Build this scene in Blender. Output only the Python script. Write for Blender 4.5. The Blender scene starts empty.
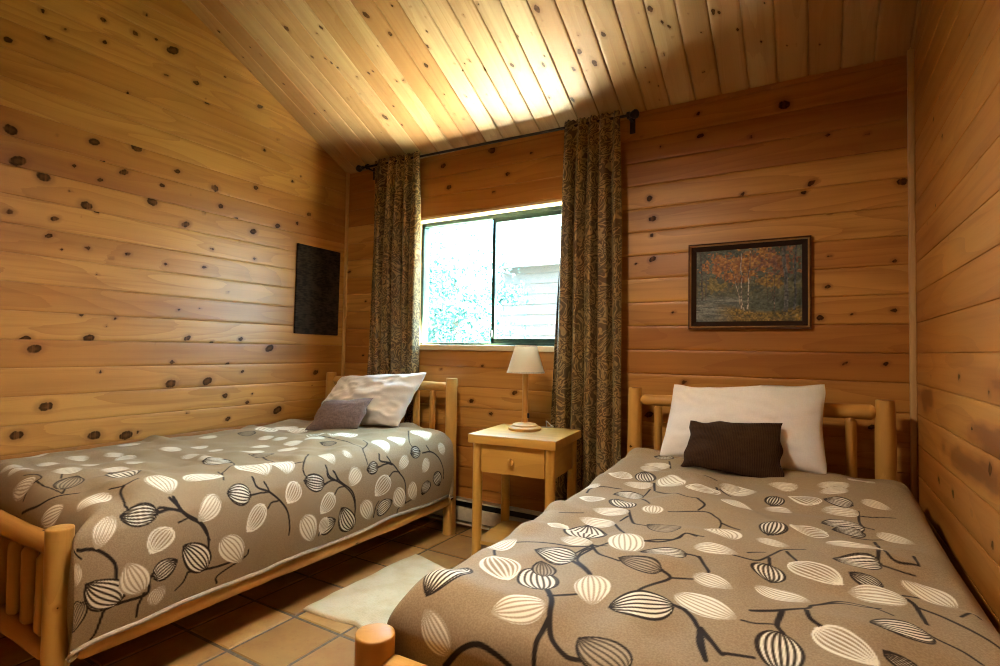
import bpy, bmesh, math
import numpy as np
from mathutils import Vector, Matrix
SUN_E, SKY_E, LAMP_E, EXPO = 850.0, 40.0, 46.0, 0.0
SKY_C = (0.46, 0.76, 1.0, 1); LAMP_C = (1.0, 0.83, 0.62); LAMP_P = (-1.05, 0.95, 2.30)
HEART_R = [(1.55, 1.090, .34, .030), (1.65, .93, .40, .055), (2.66, .985, .20, .060), (1.95, .84, .5, .045)]
KNOTS_LEFT = [(0.884, 2.499, 0.0129), (1.001, 2.697, 0.0108), (1.028, 2.583, 0.0122), (1.089, 2.655, 0.0083), (1.245, 2.789, 0.0131), (1.254, 2.679, 0.0102), (1.391, 2.798, 0.0138), (1.44, 2.927, 0.0093), (1.497, 2.818, 0.0079), (1.585, 2.802, 0.0211), (1.721, 2.678, 0.0135), (1.552, 2.645, 0.0096), (1.368, 2.468, 0.0076), (0.906, 2.1, 0.0219), (1.228, 2.157, 0.0173), (1.421, 2.193, 0.0215), (1.076, 2.136, 0.0055), (0.938, 1.968, 0.022), (1.033, 1.925, 0.022), (1.147, 2.011, 0.0098), (1.364, 2.044, 0.015), (1.267, 2.071, 0.0073), (1.259, 1.975, 0.0102), (1.137, 1.885, 0.007), (1.631, 2.13, 0.013), (1.554, 2.027, 0.0127), (1.851, 2.094, 0.0208), (2.122, 2.17, 0.0149), (1.507, 1.925, 0.022), (1.891, 1.994, 0.014), (1.205, 1.831, 0.02), (1.249, 1.809, 0.0101), (0.917, 1.732, 0.0116), (1.081, 1.737, 0.0123), (1.687, 1.839, 0.0165), (1.06, 1.651, 0.0081), (2.114, 1.885, 0.0148), (2.173, 2.434, 0.0113), (2.135, 2.708, 0.015), (2.546, 2.094, 0.0144), (2.29, 1.957, 0.0155), (2.448, 2.008, 0.0121), (1.993, 1.942, 0.009), (1.788, 2.588, 0.012), (1.894, 2.793, 0.0071), (1.185, 1.773, 0.0042), (1.712, 2.018, 0.005), (1.789, 1.935, 0.0068), (1.941, 2.078, 0.0053), (2.467, 2.343, 0.0081), (2.399, 2.291, 0.01), (0.995, 2.378, 0.004), (1.062, 1.652, 0.0108), (1.217, 1.621, 0.0114), (1.397, 1.62, 0.0106), (1.323, 1.588, 0.0074), (1.846, 1.724, 0.0103), (1.804, 1.61, 0.0102), (1.587, 1.595, 0.0096), (2.13, 1.71, 0.0111), (0.991, 1.164, 0.0145), (1.238, 1.176, 0.0172), (1.025, 1.12, 0.0199), (1.72, 1.189, 0.0132), (1.862, 1.169, 0.0086), (2.05, 1.191, 0.0127), (2.257, 1.136, 0.021), (1.641, 1.051, 0.0129), (1.965, 1.034, 0.0106), (1.291, 1.008, 0.0087), (1.635, 0.931, 0.022), (1.844, 0.936, 0.0205), (2.066, 0.987, 0.0091), (1.078, 0.851, 0.0202), (1.959, 0.843, 0.0158), (2.11, 0.792, 0.0128), (2.331, 0.722, 0.022), (1.98, 0.7, 0.0124), (0.974, 0.73, 0.0195), (1.278, 0.69, 0.022), (1.421, 0.672, 0.022), (1.201, 1.288, 0.0085), (1.35, 1.281, 0.0074), (1.664, 1.346, 0.0082), (2.114, 1.884, 0.0167), (2.638, 0.966, 0.0166), (1.954, 1.476, 0.0071), (1.787, 1.364, 0.0068), (2.262, 1.151, 0.0076), (2.022, 1.802, 0.0054), (1.546, 1.153, 0.0047), (2.141, 0.842, 0.0074), (1.734, 0.761, 0.0083), (1.481, 0.683, 0.0077)]
KNOTS_BACK = [(-0.118, 2.368, 0.022), (-0.518, 2.409, 0.0094), (-0.505, 2.289, 0.0121), (-0.267, 2.238, 0.0103), (-0.707, 2.266, 0.007), (0.064, 2.182, 0.0096), (0.218, 2.16, 0.0082), (-0.004, 1.965, 0.0122), (-0.035, 1.923, 0.011), (0.344, 1.921, 0.017), (-0.303, 1.952, 0.009), (-0.769, 1.992, 0.0154), (-0.815, 2.344, 0.0057), (0.073, 1.81, 0.006), (0.07, 1.612, 0.0081), (0.314, 1.572, 0.0089), (0.06, 1.469, 0.0108), (0.031, 1.323, 0.0135), (0.157, 1.339, 0.0066), (0.309, 1.352, 0.0115), (-0.638, 1.363, 0.0077), (0.126, 1.112, 0.0092), (0.28, 1.114, 0.0089), (-0.582, 0.996, 0.0106), (-0.75, 1.655, 0.0126), (0.229, 0.832, 0.0116), (-0.764, 0.813, 0.0156), (-0.469, 0.804, 0.0089), (-2.179, 2.404, 0.0163), (-2.128, 2.248, 0.0161), (-1.79, 2.442, 0.022), (-1.669, 2.268, 0.0134), (-1.501, 2.372, 0.0098), (-1.77, 2.165, 0.0102), (-3.046, 1.73, 0.0101), (-1.594, 0.885, 0.0134), (-1.914, 0.814, 0.0131), (-1.764, 0.742, 0.0128), (-1.835, 1.044, 0.0102), (-1.93, 0.572, 0.0084), (-2.166, 1.012, 0.0088), (-1.623, 1.112, 0.0054), (-3.069, 1.724, 0.0088), (-2.874, 1.496, 0.0086), (-2.888, 1.093, 0.0086), (-0.769, 1.991, 0.0158), (-0.751, 1.878, 0.0158), (-0.756, 1.788, 0.0105), (-0.75, 1.663, 0.0079), (-0.709, 2.269, 0.0065), (-0.841, 1.637, 0.0067)]
KNOTS_RIGHT = [(1.949, 2.07, 0.0093), (2.471, 2.024, 0.0085), (2.323, 1.908, 0.0086), (1.763, 1.705, 0.0044), (1.862, 1.688, 0.0047), (2.244, 1.542, 0.0064), (2.614, 1.669, 0.006), (1.883, 1.668, 0.0052), (2.451, 1.7, 0.0063), (1.669, 1.504, 0.005), (2.366, 1.485, 0.004), (2.117, 1.089, 0.0118), (1.797, 1.059, 0.0088), (1.97, 0.95, 0.0087), (1.795, 0.913, 0.0063), (2.568, 1.074, 0.0066), (2.157, 0.807, 0.0054), (1.975, 0.84, 0.0065), (1.802, 0.86, 0.0108), (1.666, 0.947, 0.0067), (2.213, 0.714, 0.0099), (1.987, 0.71, 0.0071), (1.789, 0.679, 0.0106), (1.71, 0.618, 0.0046), (2.441, 0.713, 0.0124), (2.218, 0.714, 0.012), (1.986, 0.71, 0.0065), (1.787, 0.684, 0.0109), (1.794, 0.876, 0.0117), (1.974, 0.95, 0.0082)]
KNOTS_CEILING = [(1.799, -3.124, 0.0097), (1.814, -3.042, 0.0075), (1.929, -2.829, 0.0053), (1.997, -2.901, 0.0066), (1.774, -2.63, 0.0059), (1.722, -2.866, 0.0041), (1.966, -3.204, 0.008), (1.93, -2.579, 0.014), (1.989, -2.361, 0.009), (2.182, -2.93, 0.0058), (2.411, -2.899, 0.0073), (2.411, -2.803, 0.0072), (2.102, -2.567, 0.0097), (2.166, -2.471, 0.0064), (2.283, -2.378, 0.0076), (2.283, -2.28, 0.0075), (2.383, -2.559, 0.0069), (2.374, -2.444, 0.0056), (2.38, -2.529, 0.0046), (2.554, -2.4, 0.014), (2.636, -2.324, 0.0095), (2.647, -2.519, 0.0049), (2.132, -1.98, 0.0118), (2.169, -2.102, 0.0051), (2.25, -1.814, 0.0089), (2.015, -2.044, 0.0134), (2.338, -1.892, 0.0113), (2.054, -1.772, 0.0055), (2.122, -1.724, 0.0047), (2.172, -1.523, 0.0055), (2.374, -1.72, 0.005), (2.39, -1.66, 0.005), (2.572, -1.77, 0.0054), (2.519, -1.898, 0.0065), (2.579, -1.941, 0.0066), (2.695, -1.875, 0.0067), (2.702, -2.079, 0.0093), (2.38, -2.095, 0.0086), (2.043, -2.162, 0.0039), (1.971, -3.042, 0.0056), (2.109, -3.011, 0.0058), (2.145, -1.421, 0.0071), (2.173, -1.52, 0.0055), (2.252, -1.147, 0.014), (2.339, -1.301, 0.0074), (2.35, -1.226, 0.0055), (2.499, -1.025, 0.0129), (2.574, -0.972, 0.0131), (2.601, -1.024, 0.0057), (2.451, -1.566, 0.008), (2.468, -1.404, 0.0098), (2.511, -1.235, 0.0096), (2.575, -1.089, 0.0095), (2.587, -1.64, 0.0063), (2.694, -1.284, 0.0082), (2.734, -1.163, 0.0101), (2.561, -1.771, 0.0064), (2.452, -0.881, 0.0106), (2.584, -0.725, 0.0045), (2.623, -0.632, 0.0089), (2.756, -0.464, 0.0054), (2.405, -0.697, 0.0042), (2.852, -0.709, 0.0048), (2.663, -0.388, 0.0034), (2.567, -0.446, 0.0034), (2.404, -0.641, 0.0116), (2.488, -0.382, 0.0065), (2.682, -0.201, 0.0058), (2.728, -0.098, 0.0041), (2.735, -0.062, 0.0049), (2.759, 0.032, 0.0057), (2.495, -0.381, 0.0097), (2.758, -0.469, 0.0054), (2.907, 0.199, 0.0075), (2.572, -0.438, 0.0034)]
LEAVES_R = [
    ('A', -0.242, -0.772, -0.332, -0.838, 0.04),
    ('B', -0.278, -0.718, -0.338, -0.598, 0.046),
    ('D', -0.314, -0.634, -0.35, -0.568, 0.028),
    ('C', -0.458, -0.616, -0.374, -0.706, 0.045),
    ('B', -0.482, -0.7, -0.488, -0.85, 0.041),
    ('A', -0.398, -0.934, -0.482, -0.874, 0.028),
    ('A', -0.506, -0.562, -0.488, -0.442, 0.033),
    ('B', -0.278, -0.514, -0.392, -0.526, 0.043),
    ('B', -0.014, -0.64, -0.134, -0.694, 0.046),
    ('A', -0.212, -0.61, -0.164, -0.706, 0.04),
    ('B', -0.044, -0.364, -0.152, -0.4, 0.04),
    ('D', -0.074, -0.496, -0.182, -0.484, 0.029),
    ('A', -0.236, -0.286, -0.176, -0.436, 0.044),
    ('D', -0.05, -0.874, -0.146, -0.814, 0.041),
    ('A', -0.026, -0.58, 0.106, -0.628, 0.038),
    ('A', -0.008, -0.472, 0.082, -0.508, 0.028),
    ('A', -0.038, -0.304, 0.07, -0.298, 0.029),
    ('B', 0.184, -0.64, 0.184, -0.766, 0.036),
    ('C', 0.232, -0.598, 0.328, -0.67, 0.032),
    ('A', 0.124, -0.43, 0.226, -0.478, 0.039),
    ('C', 0.184, -0.268, 0.286, -0.328, 0.041),
    ('B', 0.142, -0.304, 0.142, -0.388, 0.042),
    ('A', 0.094, -0.124, 0.178, -0.124, 0.028),
    ('B', 0.376, -0.16, 0.274, -0.184, 0.042),
    ('B', 0.364, -0.304, 0.304, -0.274, 0.034),
    ('A', 0.406, -0.34, 0.298, -0.346, 0.039),
    ('B', 0.424, -0.49, 0.322, -0.538, 0.045),
    ('B', 0.382, -0.646, 0.34, -0.616, 0.026),
    ('A', 0.418, -0.208, 0.49, -0.298, 0.046),
    ('A', 0.376, 0.002, 0.268, -0.088, 0.056),
    ('B', 0.358, 0.188, 0.256, 0.14, 0.045),
    ('B', 0.364, 0.122, 0.28, 0.098, 0.033),
    ('A', 0.394, 0.152, 0.478, 0.11, 0.032),
    ('A', 0.37, 0.398, 0.454, 0.38, 0.039),
    ('A', 0.358, 0.314, 0.256, 0.284, 0.029),
    ('A', 0.346, 0.518, 0.244, 0.518, 0.041),
    ('A', 0.34, 0.464, 0.25, 0.464, 0.042),
    ('A', 0.346, 0.62, 0.424, 0.566, 0.047),
    ('B', 0.346, 0.35, 0.262, 0.38, 0.045),
    ('B', 0.118, 0.338, 0.112, 0.272, 0.033),
    ('C', 0.25, 0.326, 0.16, 0.416, 0.047),
    ('A', 0.172, 0.254, 0.088, 0.23, 0.044),
    ('B', 0.136, 0.014, 0.118, -0.07, 0.043),
    ('C', 0.268, 0.056, 0.172, 0.002, 0.044),
    ('A', -0.068, 0.398, 0.058, 0.386, 0.051),
    ('A', 0.184, 0.512, 0.082, 0.488, 0.028),
    ('C', -0.146, 0.218, -0.074, 0.344, 0.039),
    ('A', 0.052, 0.11, -0.038, 0.188, 0.048),
    ('A', -0.02, -0.076, 0.046, -0.19, 0.053),
    ('A', -0.29, 0.542, -0.398, 0.548, 0.043),
    ('A', -0.404, 0.494, -0.314, 0.506, 0.028),
    ('B', -0.314, 0.692, -0.398, 0.722, 0.035),
    ('C', -0.398, 0.362, -0.488, 0.344, 0.046),
    ('B', -0.326, 0.344, -0.374, 0.464, 0.038),
    ('A', -0.29, 0.404, -0.176, 0.266, 0.048),
    ('A', -0.302, 0.32, -0.41, 0.284, 0.032),
    ('B', -0.302, 0.188, -0.404, 0.146, 0.044),
    ('B', -0.302, -0.04, -0.362, 0.086, 0.038),
    ('A', -0.23, 0.02, -0.2, -0.058, 0.041),
    ('A', -0.278, -0.076, -0.398, -0.082, 0.032),
    ('A', -0.29, -0.172, -0.41, -0.178, 0.032),
    ('B', -0.296, -0.394, -0.374, -0.208, 0.054),
    ('A', -0.272, -0.424, -0.368, -0.412, 0.029),
    ('D', -0.098, -0.184, -0.194, -0.16, 0.049),
    ('C', -0.404, 0.056, -0.488, 0.026, 0.045),
    ('A', -0.002, 0.41, -0.074, 0.398, 0.028),
    ('C', -0.086, 0.32, -0.152, 0.23, 0.03),
    ('A', -0.494, 0.248, -0.536, 0.176, 0.028),
    ('C', -0.428, -0.334, -0.41, -0.268, 0.034),
]
STEMS_R = [
    (0.013, [(-0.266, -0.712), (-0.236, -0.754), (-0.218, -0.802), (-0.194, -0.844), (-0.158, -0.868), (-0.128, -0.868)]),
    (0.009, [(-0.248, -0.742), (-0.23, -0.724), (-0.206, -0.694)]),
    (0.012, [(-0.218, -0.808), (-0.218, -0.868), (-0.212, -0.91)]),
    (0.013, [(-0.41, -0.964), (-0.374, -0.922), (-0.338, -0.904), (-0.296, -0.91), (-0.26, -0.922)]),
    (0.008, [(-0.464, -0.604), (-0.494, -0.55), (-0.488, -0.49), (-0.416, -0.454), (-0.32, -0.46), (-0.266, -0.442)]),
    (0.008, [(-0.26, -0.448), (-0.272, -0.526), (-0.206, -0.604)]),
    (0.008, [(-0.302, -0.394), (-0.26, -0.442), (-0.242, -0.382)]),
    (0.009, [(-0.278, -0.418), (-0.254, -0.454), (-0.224, -0.484), (-0.176, -0.496)]),
    (0.008, [(-0.26, -0.442), (-0.278, -0.478), (-0.278, -0.52)]),
    (0.009, [(-0.284, -0.532), (-0.248, -0.568), (-0.212, -0.604)]),
    (0.009, [(-0.074, -0.496), (-0.05, -0.514), (-0.074, -0.562), (-0.092, -0.634)]),
    (0.007, [(-0.05, -0.514), (-0.026, -0.502), (-0.002, -0.49)]),
    (0.011, [(-0.02, -0.634), (0.004, -0.64), (0.028, -0.664), (0.046, -0.694), (0.088, -0.748)]),
    (0.012, [(0.046, -0.694), (0.052, -0.736), (0.07, -0.778)]),
    (0.008, [(-0.002, -0.64), (0.016, -0.634), (0.04, -0.622)]),
    (0.007, [(-0.17, -0.328), (-0.122, -0.292), (-0.086, -0.244), (-0.074, -0.214), (-0.026, -0.226)]),
    (0.009, [(-0.044, -0.364), (-0.014, -0.364), (0.016, -0.43), (0.022, -0.448)]),
    (0.01, [(0.046, -0.688), (0.088, -0.748), (0.1, -0.748), (0.142, -0.736)]),
    (0.012, [(0.046, -0.694), (0.058, -0.742), (0.07, -0.778)]),
    (0.009, [(0.124, -0.586), (0.148, -0.574), (0.172, -0.562), (0.22, -0.526), (0.232, -0.49), (0.28, -0.436), (0.352, -0.406)]),
    (0.012, [(0.178, -0.562), (0.172, -0.616), (0.184, -0.64)]),
    (0.01, [(0.22, -0.538), (0.226, -0.568), (0.244, -0.586)]),
    (0.006, [(0.112, -0.634), (0.136, -0.634), (0.172, -0.616)]),
    (0.007, [(0.058, -0.31), (0.106, -0.304), (0.13, -0.268), (0.16, -0.166), (0.214, -0.148)]),
    (0.009, [(0.136, -0.262), (0.142, -0.322)]),
    (0.008, [(0.172, -0.172), (0.196, -0.25)]),
    (0.006, [(0.088, -0.268), (0.124, -0.22)]),
    (0.009, [(-0.014, -0.358), (0.022, -0.442)]),
    (0.008, [(0.358, 0.314), (0.358, 0.188), (0.388, 0.17)]),
    (0.006, [(0.364, 0.29), (0.454, 0.308)]),
    (0.009, [(0.382, 0.074), (0.394, -0.124), (0.454, -0.124)]),
    (0.008, [(0.454, -0.046), (0.454, -0.124)]),
    (0.01, [(0.376, -0.1), (0.37, -0.154)]),
    (0.007, [(0.376, -0.166), (0.406, -0.166), (0.442, -0.16)]),
    (0.009, [(0.364, -0.31), (0.382, -0.328), (0.436, -0.28)]),
    (0.011, [(0.406, -0.328), (0.418, -0.352), (0.424, -0.436)]),
    (0.008, [(0.418, -0.352), (0.46, -0.376), (0.502, -0.436), (0.526, -0.466)]),
    (0.007, [(0.244, -0.472), (0.292, -0.406), (0.334, -0.406), (0.37, -0.442)]),
    (0.008, [(0.424, -0.49), (0.46, -0.508), (0.484, -0.544)]),
    (0.007, [(0.49, -0.358), (0.514, -0.322), (0.526, -0.34)]),
    (0.006, [(0.328, 0.068), (0.412, 0.11)]),
    (0.008, [(-0.494, 0.11), (-0.506, 0.182), (-0.47, 0.224), (-0.398, 0.224)]),
    (0.008, [(-0.314, 0.638), (-0.284, 0.53)]),
    (0.01, [(-0.302, 0.332), (-0.278, 0.248)]),
    (0.008, [(-0.302, 0.272), (-0.302, 0.194)]),
    (0.006, [(-0.272, 0.236), (-0.206, 0.176), (-0.146, 0.11), (-0.098, 0.116)]),
    (0.009, [(-0.104, 0.116), (-0.074, 0.08), (-0.086, 0.038)]),
    (0.007, [(-0.296, 0.14), (-0.242, 0.038)]),
    (0.009, [(-0.284, -0.058), (-0.254, -0.13), (-0.23, -0.172), (-0.194, -0.178)]),
    (0.008, [(-0.272, -0.106), (-0.284, -0.148)]),
    (0.008, [(-0.29, -0.178), (-0.23, -0.28)]),
    (0.009, [(-0.296, -0.394), (-0.266, -0.43), (-0.236, -0.412)]),
    (0.008, [(-0.266, -0.43), (-0.29, -0.49)]),
    (0.008, [(-0.176, -0.322), (-0.122, -0.31), (-0.092, -0.25), (-0.074, -0.214), (-0.044, -0.226)]),
    (0.005, [(-0.47, -0.19), (-0.41, -0.136)]),
    (0.007, [(-0.17, -0.004), (-0.068, 0.032), (-0.026, -0.004), (-0.008, -0.034), (-0.008, -0.07)]),
    (0.007, [(-0.008, -0.034), (0.016, -0.046), (0.046, -0.058)]),
    (0.006, [(-0.134, 0.434), (-0.086, 0.422)]),
    (0.009, [(-0.08, 0.374), (-0.062, 0.302)]),
    (0.008, [(-0.068, 0.368), (-0.02, 0.29)]),
]
LEAVES_L = [
    ('A', 0.361, -0.938, 0.277, -1.004, 0.043),
    ('A', 0.415, -0.83, 0.463, -0.938, 0.047),
    ('A', 0.577, -0.86, 0.655, -0.908, 0.028),
    ('B', 0.607, -0.746, 0.577, -0.842, 0.031),
    ('C', 0.661, -0.71, 0.721, -0.77, 0.038),
    ('A', 0.391, -0.68, 0.553, -0.692, 0.048),
    ('D', 0.229, -0.884, 0.121, -0.794, 0.041),
    ('A', 0.091, -0.926, -0.023, -0.956, 0.032),
    ('A', -0.173, -0.836, -0.137, -0.926, 0.039),
    ('A', -0.245, -0.848, -0.227, -0.92, 0.028),
    ('A', 0.055, -0.758, 0.031, -0.848, 0.039),
    ('A', -0.497, -0.668, -0.497, -0.776, 0.029),
    ('A', -0.263, -0.608, -0.287, -0.692, 0.028),
    ('A', 0.097, -0.614, 0.091, -0.716, 0.04),
    ('B', 0.313, -0.698, 0.127, -0.704, 0.05),
    ('A', -0.179, -0.542, -0.101, -0.494, 0.046),
    ('A', 0.061, -0.536, 0.013, -0.596, 0.038),
    ('A', -0.401, -0.332, -0.443, -0.428, 0.042),
    ('A', -0.119, -0.29, -0.149, -0.38, 0.047),
    ('A', -0.197, -0.5, -0.227, -0.572, 0.028),
    ('A', -0.197, -0.74, -0.245, -0.8, 0.038),
    ('A', -0.041, -0.656, -0.053, -0.728, 0.032),
    ('A', 0.415, -0.464, 0.511, -0.602, 0.064),
    ('A', 0.595, -0.536, 0.661, -0.62, 0.038),
    ('B', 0.625, -0.41, 0.595, -0.5, 0.04),
    ('A', 0.347, -0.268, 0.561, -0.318, 0.059),
    ('C', 0.673, -0.35, 0.745, -0.434, 0.037),
    ('A', 0.445, -0.182, 0.571, -0.236, 0.05),
    ('C', 0.613, -0.194, 0.685, -0.248, 0.038),
    ('A', 0.763, -0.182, 0.883, -0.098, 0.04),
    ('B', 0.643, -0.05, 0.619, -0.158, 0.03),
    ('A', 0.481, 0.028, 0.583, 0.022, 0.034),
    ('A', 0.529, 0.112, 0.571, 0.148, 0.028),
    ('C', 0.697, -0.008, 0.775, -0.074, 0.041),
    ('B', 0.865, -0.062, 0.823, 0.022, 0.047),
    ('A', -0.305, 0.004, -0.365, -0.074, 0.049),
    ('A', -0.173, -0.134, -0.155, -0.23, 0.039),
    ('A', 0.013, -0.164, -0.041, -0.212, 0.036),
    ('A', 0.193, -0.278, 0.163, -0.374, 0.04),
    ('B', 0.277, -0.29, 0.193, -0.374, 0.048),
    ('A', 0.091, -0.326, 0.013, -0.368, 0.028),
    ('A', 0.145, -0.038, 0.151, -0.176, 0.044),
    ('A', 0.019, 0.202, -0.023, 0.13, 0.042),
    ('A', -0.362, 0.392, -0.248, 0.204, 0.059),
    ('A', -0.299, 0.514, -0.323, 0.352, 0.066),
    ('A', 0.271, 0.064, 0.169, 0.022, 0.044),
    ('C', 0.163, 0.322, -0.011, 0.364, 0.056),
    ('A', 0.163, 0.52, 0.265, 0.304, 0.073),
    ('A', -0.281, 0.454, -0.131, 0.442, 0.06),
    ('A', 0.139, 0.22, 0.241, 0.256, 0.043),
    ('A', 0.205, 0.142, 0.091, 0.112, 0.042),
    ('D', 0.337, 0.25, 0.265, 0.208, 0.028),
    ('D', 0.289, -0.092, 0.211, -0.146, 0.041),
    ('A', -0.053, 0.166, -0.125, 0.118, 0.042),
    ('D', -0.203, 0.16, -0.287, 0.106, 0.034),
    ('A', 0.061, 0.058, 0.031, -0.038, 0.04),
    ('A', 0.625, 0.172, 0.691, 0.1, 0.039),
    ('B', 0.637, 0.292, 0.631, 0.214, 0.028),
    ('A', 0.433, 0.424, 0.589, 0.388, 0.043),
    ('A', 0.433, 0.574, 0.565, 0.49, 0.049),
    ('A', 0.619, 0.52, 0.679, 0.448, 0.033),
    ('C', 0.691, 0.358, 0.775, 0.268, 0.048),
    ('B', 0.895, 0.136, 0.781, 0.052, 0.038),
    ('A', 0.775, 0.178, 0.889, 0.244, 0.036),
    ('B', 0.877, 0.292, 0.829, 0.394, 0.045),
    ('A', 0.775, 0.412, 0.895, 0.514, 0.043),
    ('B', 0.619, 0.634, 0.613, 0.55, 0.028),
    ('A', 0.769, 0.538, 0.877, 0.604, 0.036),
    ('A', 0.397, 0.808, 0.571, 0.712, 0.054),
    ('A', 0.667, 0.7, 0.727, 0.634, 0.035),
    ('B', 0.751, 0.754, 0.841, 0.808, 0.035),
    ('B', 0.787, 0.694, 0.865, 0.664, 0.042),
    ('A', 0.595, 0.82, 0.667, 0.838, 0.037),
    ('C', 0.805, -0.032, 0.871, -0.062, 0.036),
    ('B', 0.847, -0.848, 0.733, -0.932, 0.038),
    ('A', 0.841, -0.788, 0.721, -0.83, 0.034),
    ('B', 0.811, -0.758, 0.775, -0.692, 0.038),
    ('A', 0.895, -0.758, 0.847, -0.722, 0.03),
    ('B', 0.841, -0.584, 0.733, -0.674, 0.041),
    ('A', 0.745, -0.53, 0.865, -0.446, 0.04),
    ('D', 0.781, -0.944, 0.859, -0.992, 0.046),
    ('A', 0.679, -0.962, 0.733, -0.992, 0.028),
    ('A', 0.763, -0.182, 0.889, -0.092, 0.042),
]
STEMS_L = [
    (0.008, [(0.121, -0.998), (0.205, -0.968), (0.247, -0.932), (0.271, -0.902), (0.307, -0.866)]),
    (0.008, [(0.259, -0.896), (0.223, -0.872)]),
    (0.007, [(0.409, -0.818), (0.427, -0.782), (0.397, -0.722)]),
    (0.009, [(0.427, -0.782), (0.457, -0.806), (0.541, -0.83), (0.565, -0.824)]),
    (0.006, [(0.097, -0.914), (0.259, -0.896)]),
    (0.006, [(0.115, -0.848), (0.067, -0.824), (0.079, -0.806)]),
    (0.006, [(0.097, -0.968), (0.085, -0.938)]),
    (0.006, [(0.091, -0.92), (0.085, -0.896), (0.019, -0.89), (-0.035, -0.908)]),
    (0.01, [(0.565, -0.698), (0.607, -0.68), (0.589, -0.734), (0.607, -0.746)]),
    (0.011, [(0.565, -0.686), (0.619, -0.668), (0.673, -0.608), (0.727, -0.584), (0.793, -0.584), (0.811, -0.596)]),
    (0.01, [(0.601, -0.74), (0.601, -0.704), (0.619, -0.668)]),
    (0.01, [(0.829, -0.644), (0.847, -0.542), (0.847, -0.428)]),
    (0.008, [(0.829, -0.65), (0.859, -0.662), (0.877, -0.686)]),
    (0.01, [(0.643, -0.968), (0.655, -0.908), (0.703, -0.866), (0.751, -0.86), (0.793, -0.86)]),
    (0.01, [(0.847, -0.848), (0.853, -0.776), (0.811, -0.77), (0.793, -0.764)]),
    (0.009, [(0.847, -0.782), (0.883, -0.794), (0.913, -0.794)]),
    (0.009, [(0.847, -0.884), (0.907, -0.896), (0.925, -0.908)]),
    (0.007, [(0.637, -1.004), (0.667, -0.95)]),
    (0.008, [(0.913, -0.53), (0.883, -0.53), (0.847, -0.428), (0.823, -0.416)]),
    (0.009, [(0.547, -0.374), (0.595, -0.374), (0.625, -0.326), (0.673, -0.278), (0.721, -0.248), (0.781, -0.236), (0.817, -0.236)]),
    (0.008, [(0.583, -0.338), (0.625, -0.326)]),
    (0.008, [(0.619, -0.416), (0.619, -0.374), (0.625, -0.326)]),
    (0.008, [(0.685, -0.338), (0.667, -0.32), (0.667, -0.29)]),
    (0.007, [(0.433, -0.008), (0.553, -0.128), (0.589, -0.146), (0.607, -0.14)]),
    (0.006, [(0.529, -0.158), (0.547, -0.116)]),
    (0.008, [(0.577, -0.02), (0.619, -0.02), (0.649, 0.022)]),
    (0.009, [(0.607, 0.01), (0.655, 0.04), (0.709, 0.106), (0.757, 0.13), (0.817, 0.136)]),
    (0.008, [(0.649, -0.056), (0.643, -0.002), (0.661, 0.04)]),
    (0.008, [(0.709, 0.004), (0.685, 0.028), (0.685, 0.064)]),
    (0.009, [(0.607, -0.68), (0.643, -0.65), (0.673, -0.614), (0.715, -0.59), (0.739, -0.578)]),
    (0.007, [(0.649, -0.686), (0.643, -0.656)]),
    (0.006, [(0.397, -0.428), (0.427, -0.428), (0.337, -0.32), (0.277, -0.29), (0.163, -0.284)]),
    (0.007, [(0.427, -0.428), (0.535, -0.488)]),
    (0.007, [(0.205, -0.158), (0.283, -0.14), (0.487, -0.212)]),
    (0.007, [(0.877, -0.068), (0.853, -0.062)]),
    (0.009, [(0.583, 0.322), (0.613, 0.316), (0.637, 0.394), (0.691, 0.442), (0.745, 0.484), (0.835, 0.508), (0.883, 0.52)]),
    (0.008, [(0.601, 0.37), (0.643, 0.394)]),
    (0.008, [(0.637, 0.292), (0.631, 0.358), (0.643, 0.394)]),
    (0.008, [(0.697, 0.364), (0.679, 0.4), (0.691, 0.448)]),
    (0.007, [(0.391, 0.76), (0.541, 0.592), (0.595, 0.58)]),
    (0.008, [(0.625, 0.652), (0.631, 0.73), (0.673, 0.79), (0.745, 0.832), (0.805, 0.844)]),
    (0.007, [(0.595, 0.7), (0.631, 0.718)]),
    (0.007, [(0.415, 0.364), (0.487, 0.322), (0.529, 0.25), (0.571, 0.232), (0.613, 0.226)]),
    (0.008, [(0.589, -0.02), (0.625, -0.026), (0.655, 0.028), (0.709, 0.094), (0.757, 0.124), (0.817, 0.136), (0.865, 0.136)]),
    (0.007, [(0.661, -0.08), (0.643, -0.014), (0.649, 0.028)]),
    (0.008, [(0.613, 0.016), (0.655, 0.028)]),
    (0.006, [(0.169, 0.286), (0.343, 0.292), (0.529, 0.25)]),
    (0.007, [(0.883, 0.268), (0.829, 0.274), (0.805, 0.292)]),
    (0.008, [(0.931, 0.46), (0.901, 0.46), (0.883, 0.514), (0.865, 0.598)]),
]
def vnoise(x, y, seed=0):
    """smooth lattice noise in [-1, 1]"""
    x = np.asarray(x, float); y = np.asarray(y, float)
    xi = np.floor(x).astype(np.int64); yi = np.floor(y).astype(np.int64)
    fx = x - xi; fy = y - yi
    fx = fx*fx*(3-2*fx); fy = fy*fy*(3-2*fy)
    def h(a, b):
        v = (a*374761393 + b*668265263 + seed*974711) & 0xffffffff
        v = ((v ^ (v >> 13))*1274126177) & 0xffffffff
        v = v ^ (v >> 16)
        return (v & 0xffff)/32767.5 - 1.0
    return ((h(xi, yi)*(1-fx) + h(xi+1, yi)*fx)*(1-fy) + (h(xi, yi+1)*(1-fx) + h(xi+1, yi+1)*fx)*fy)

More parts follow.
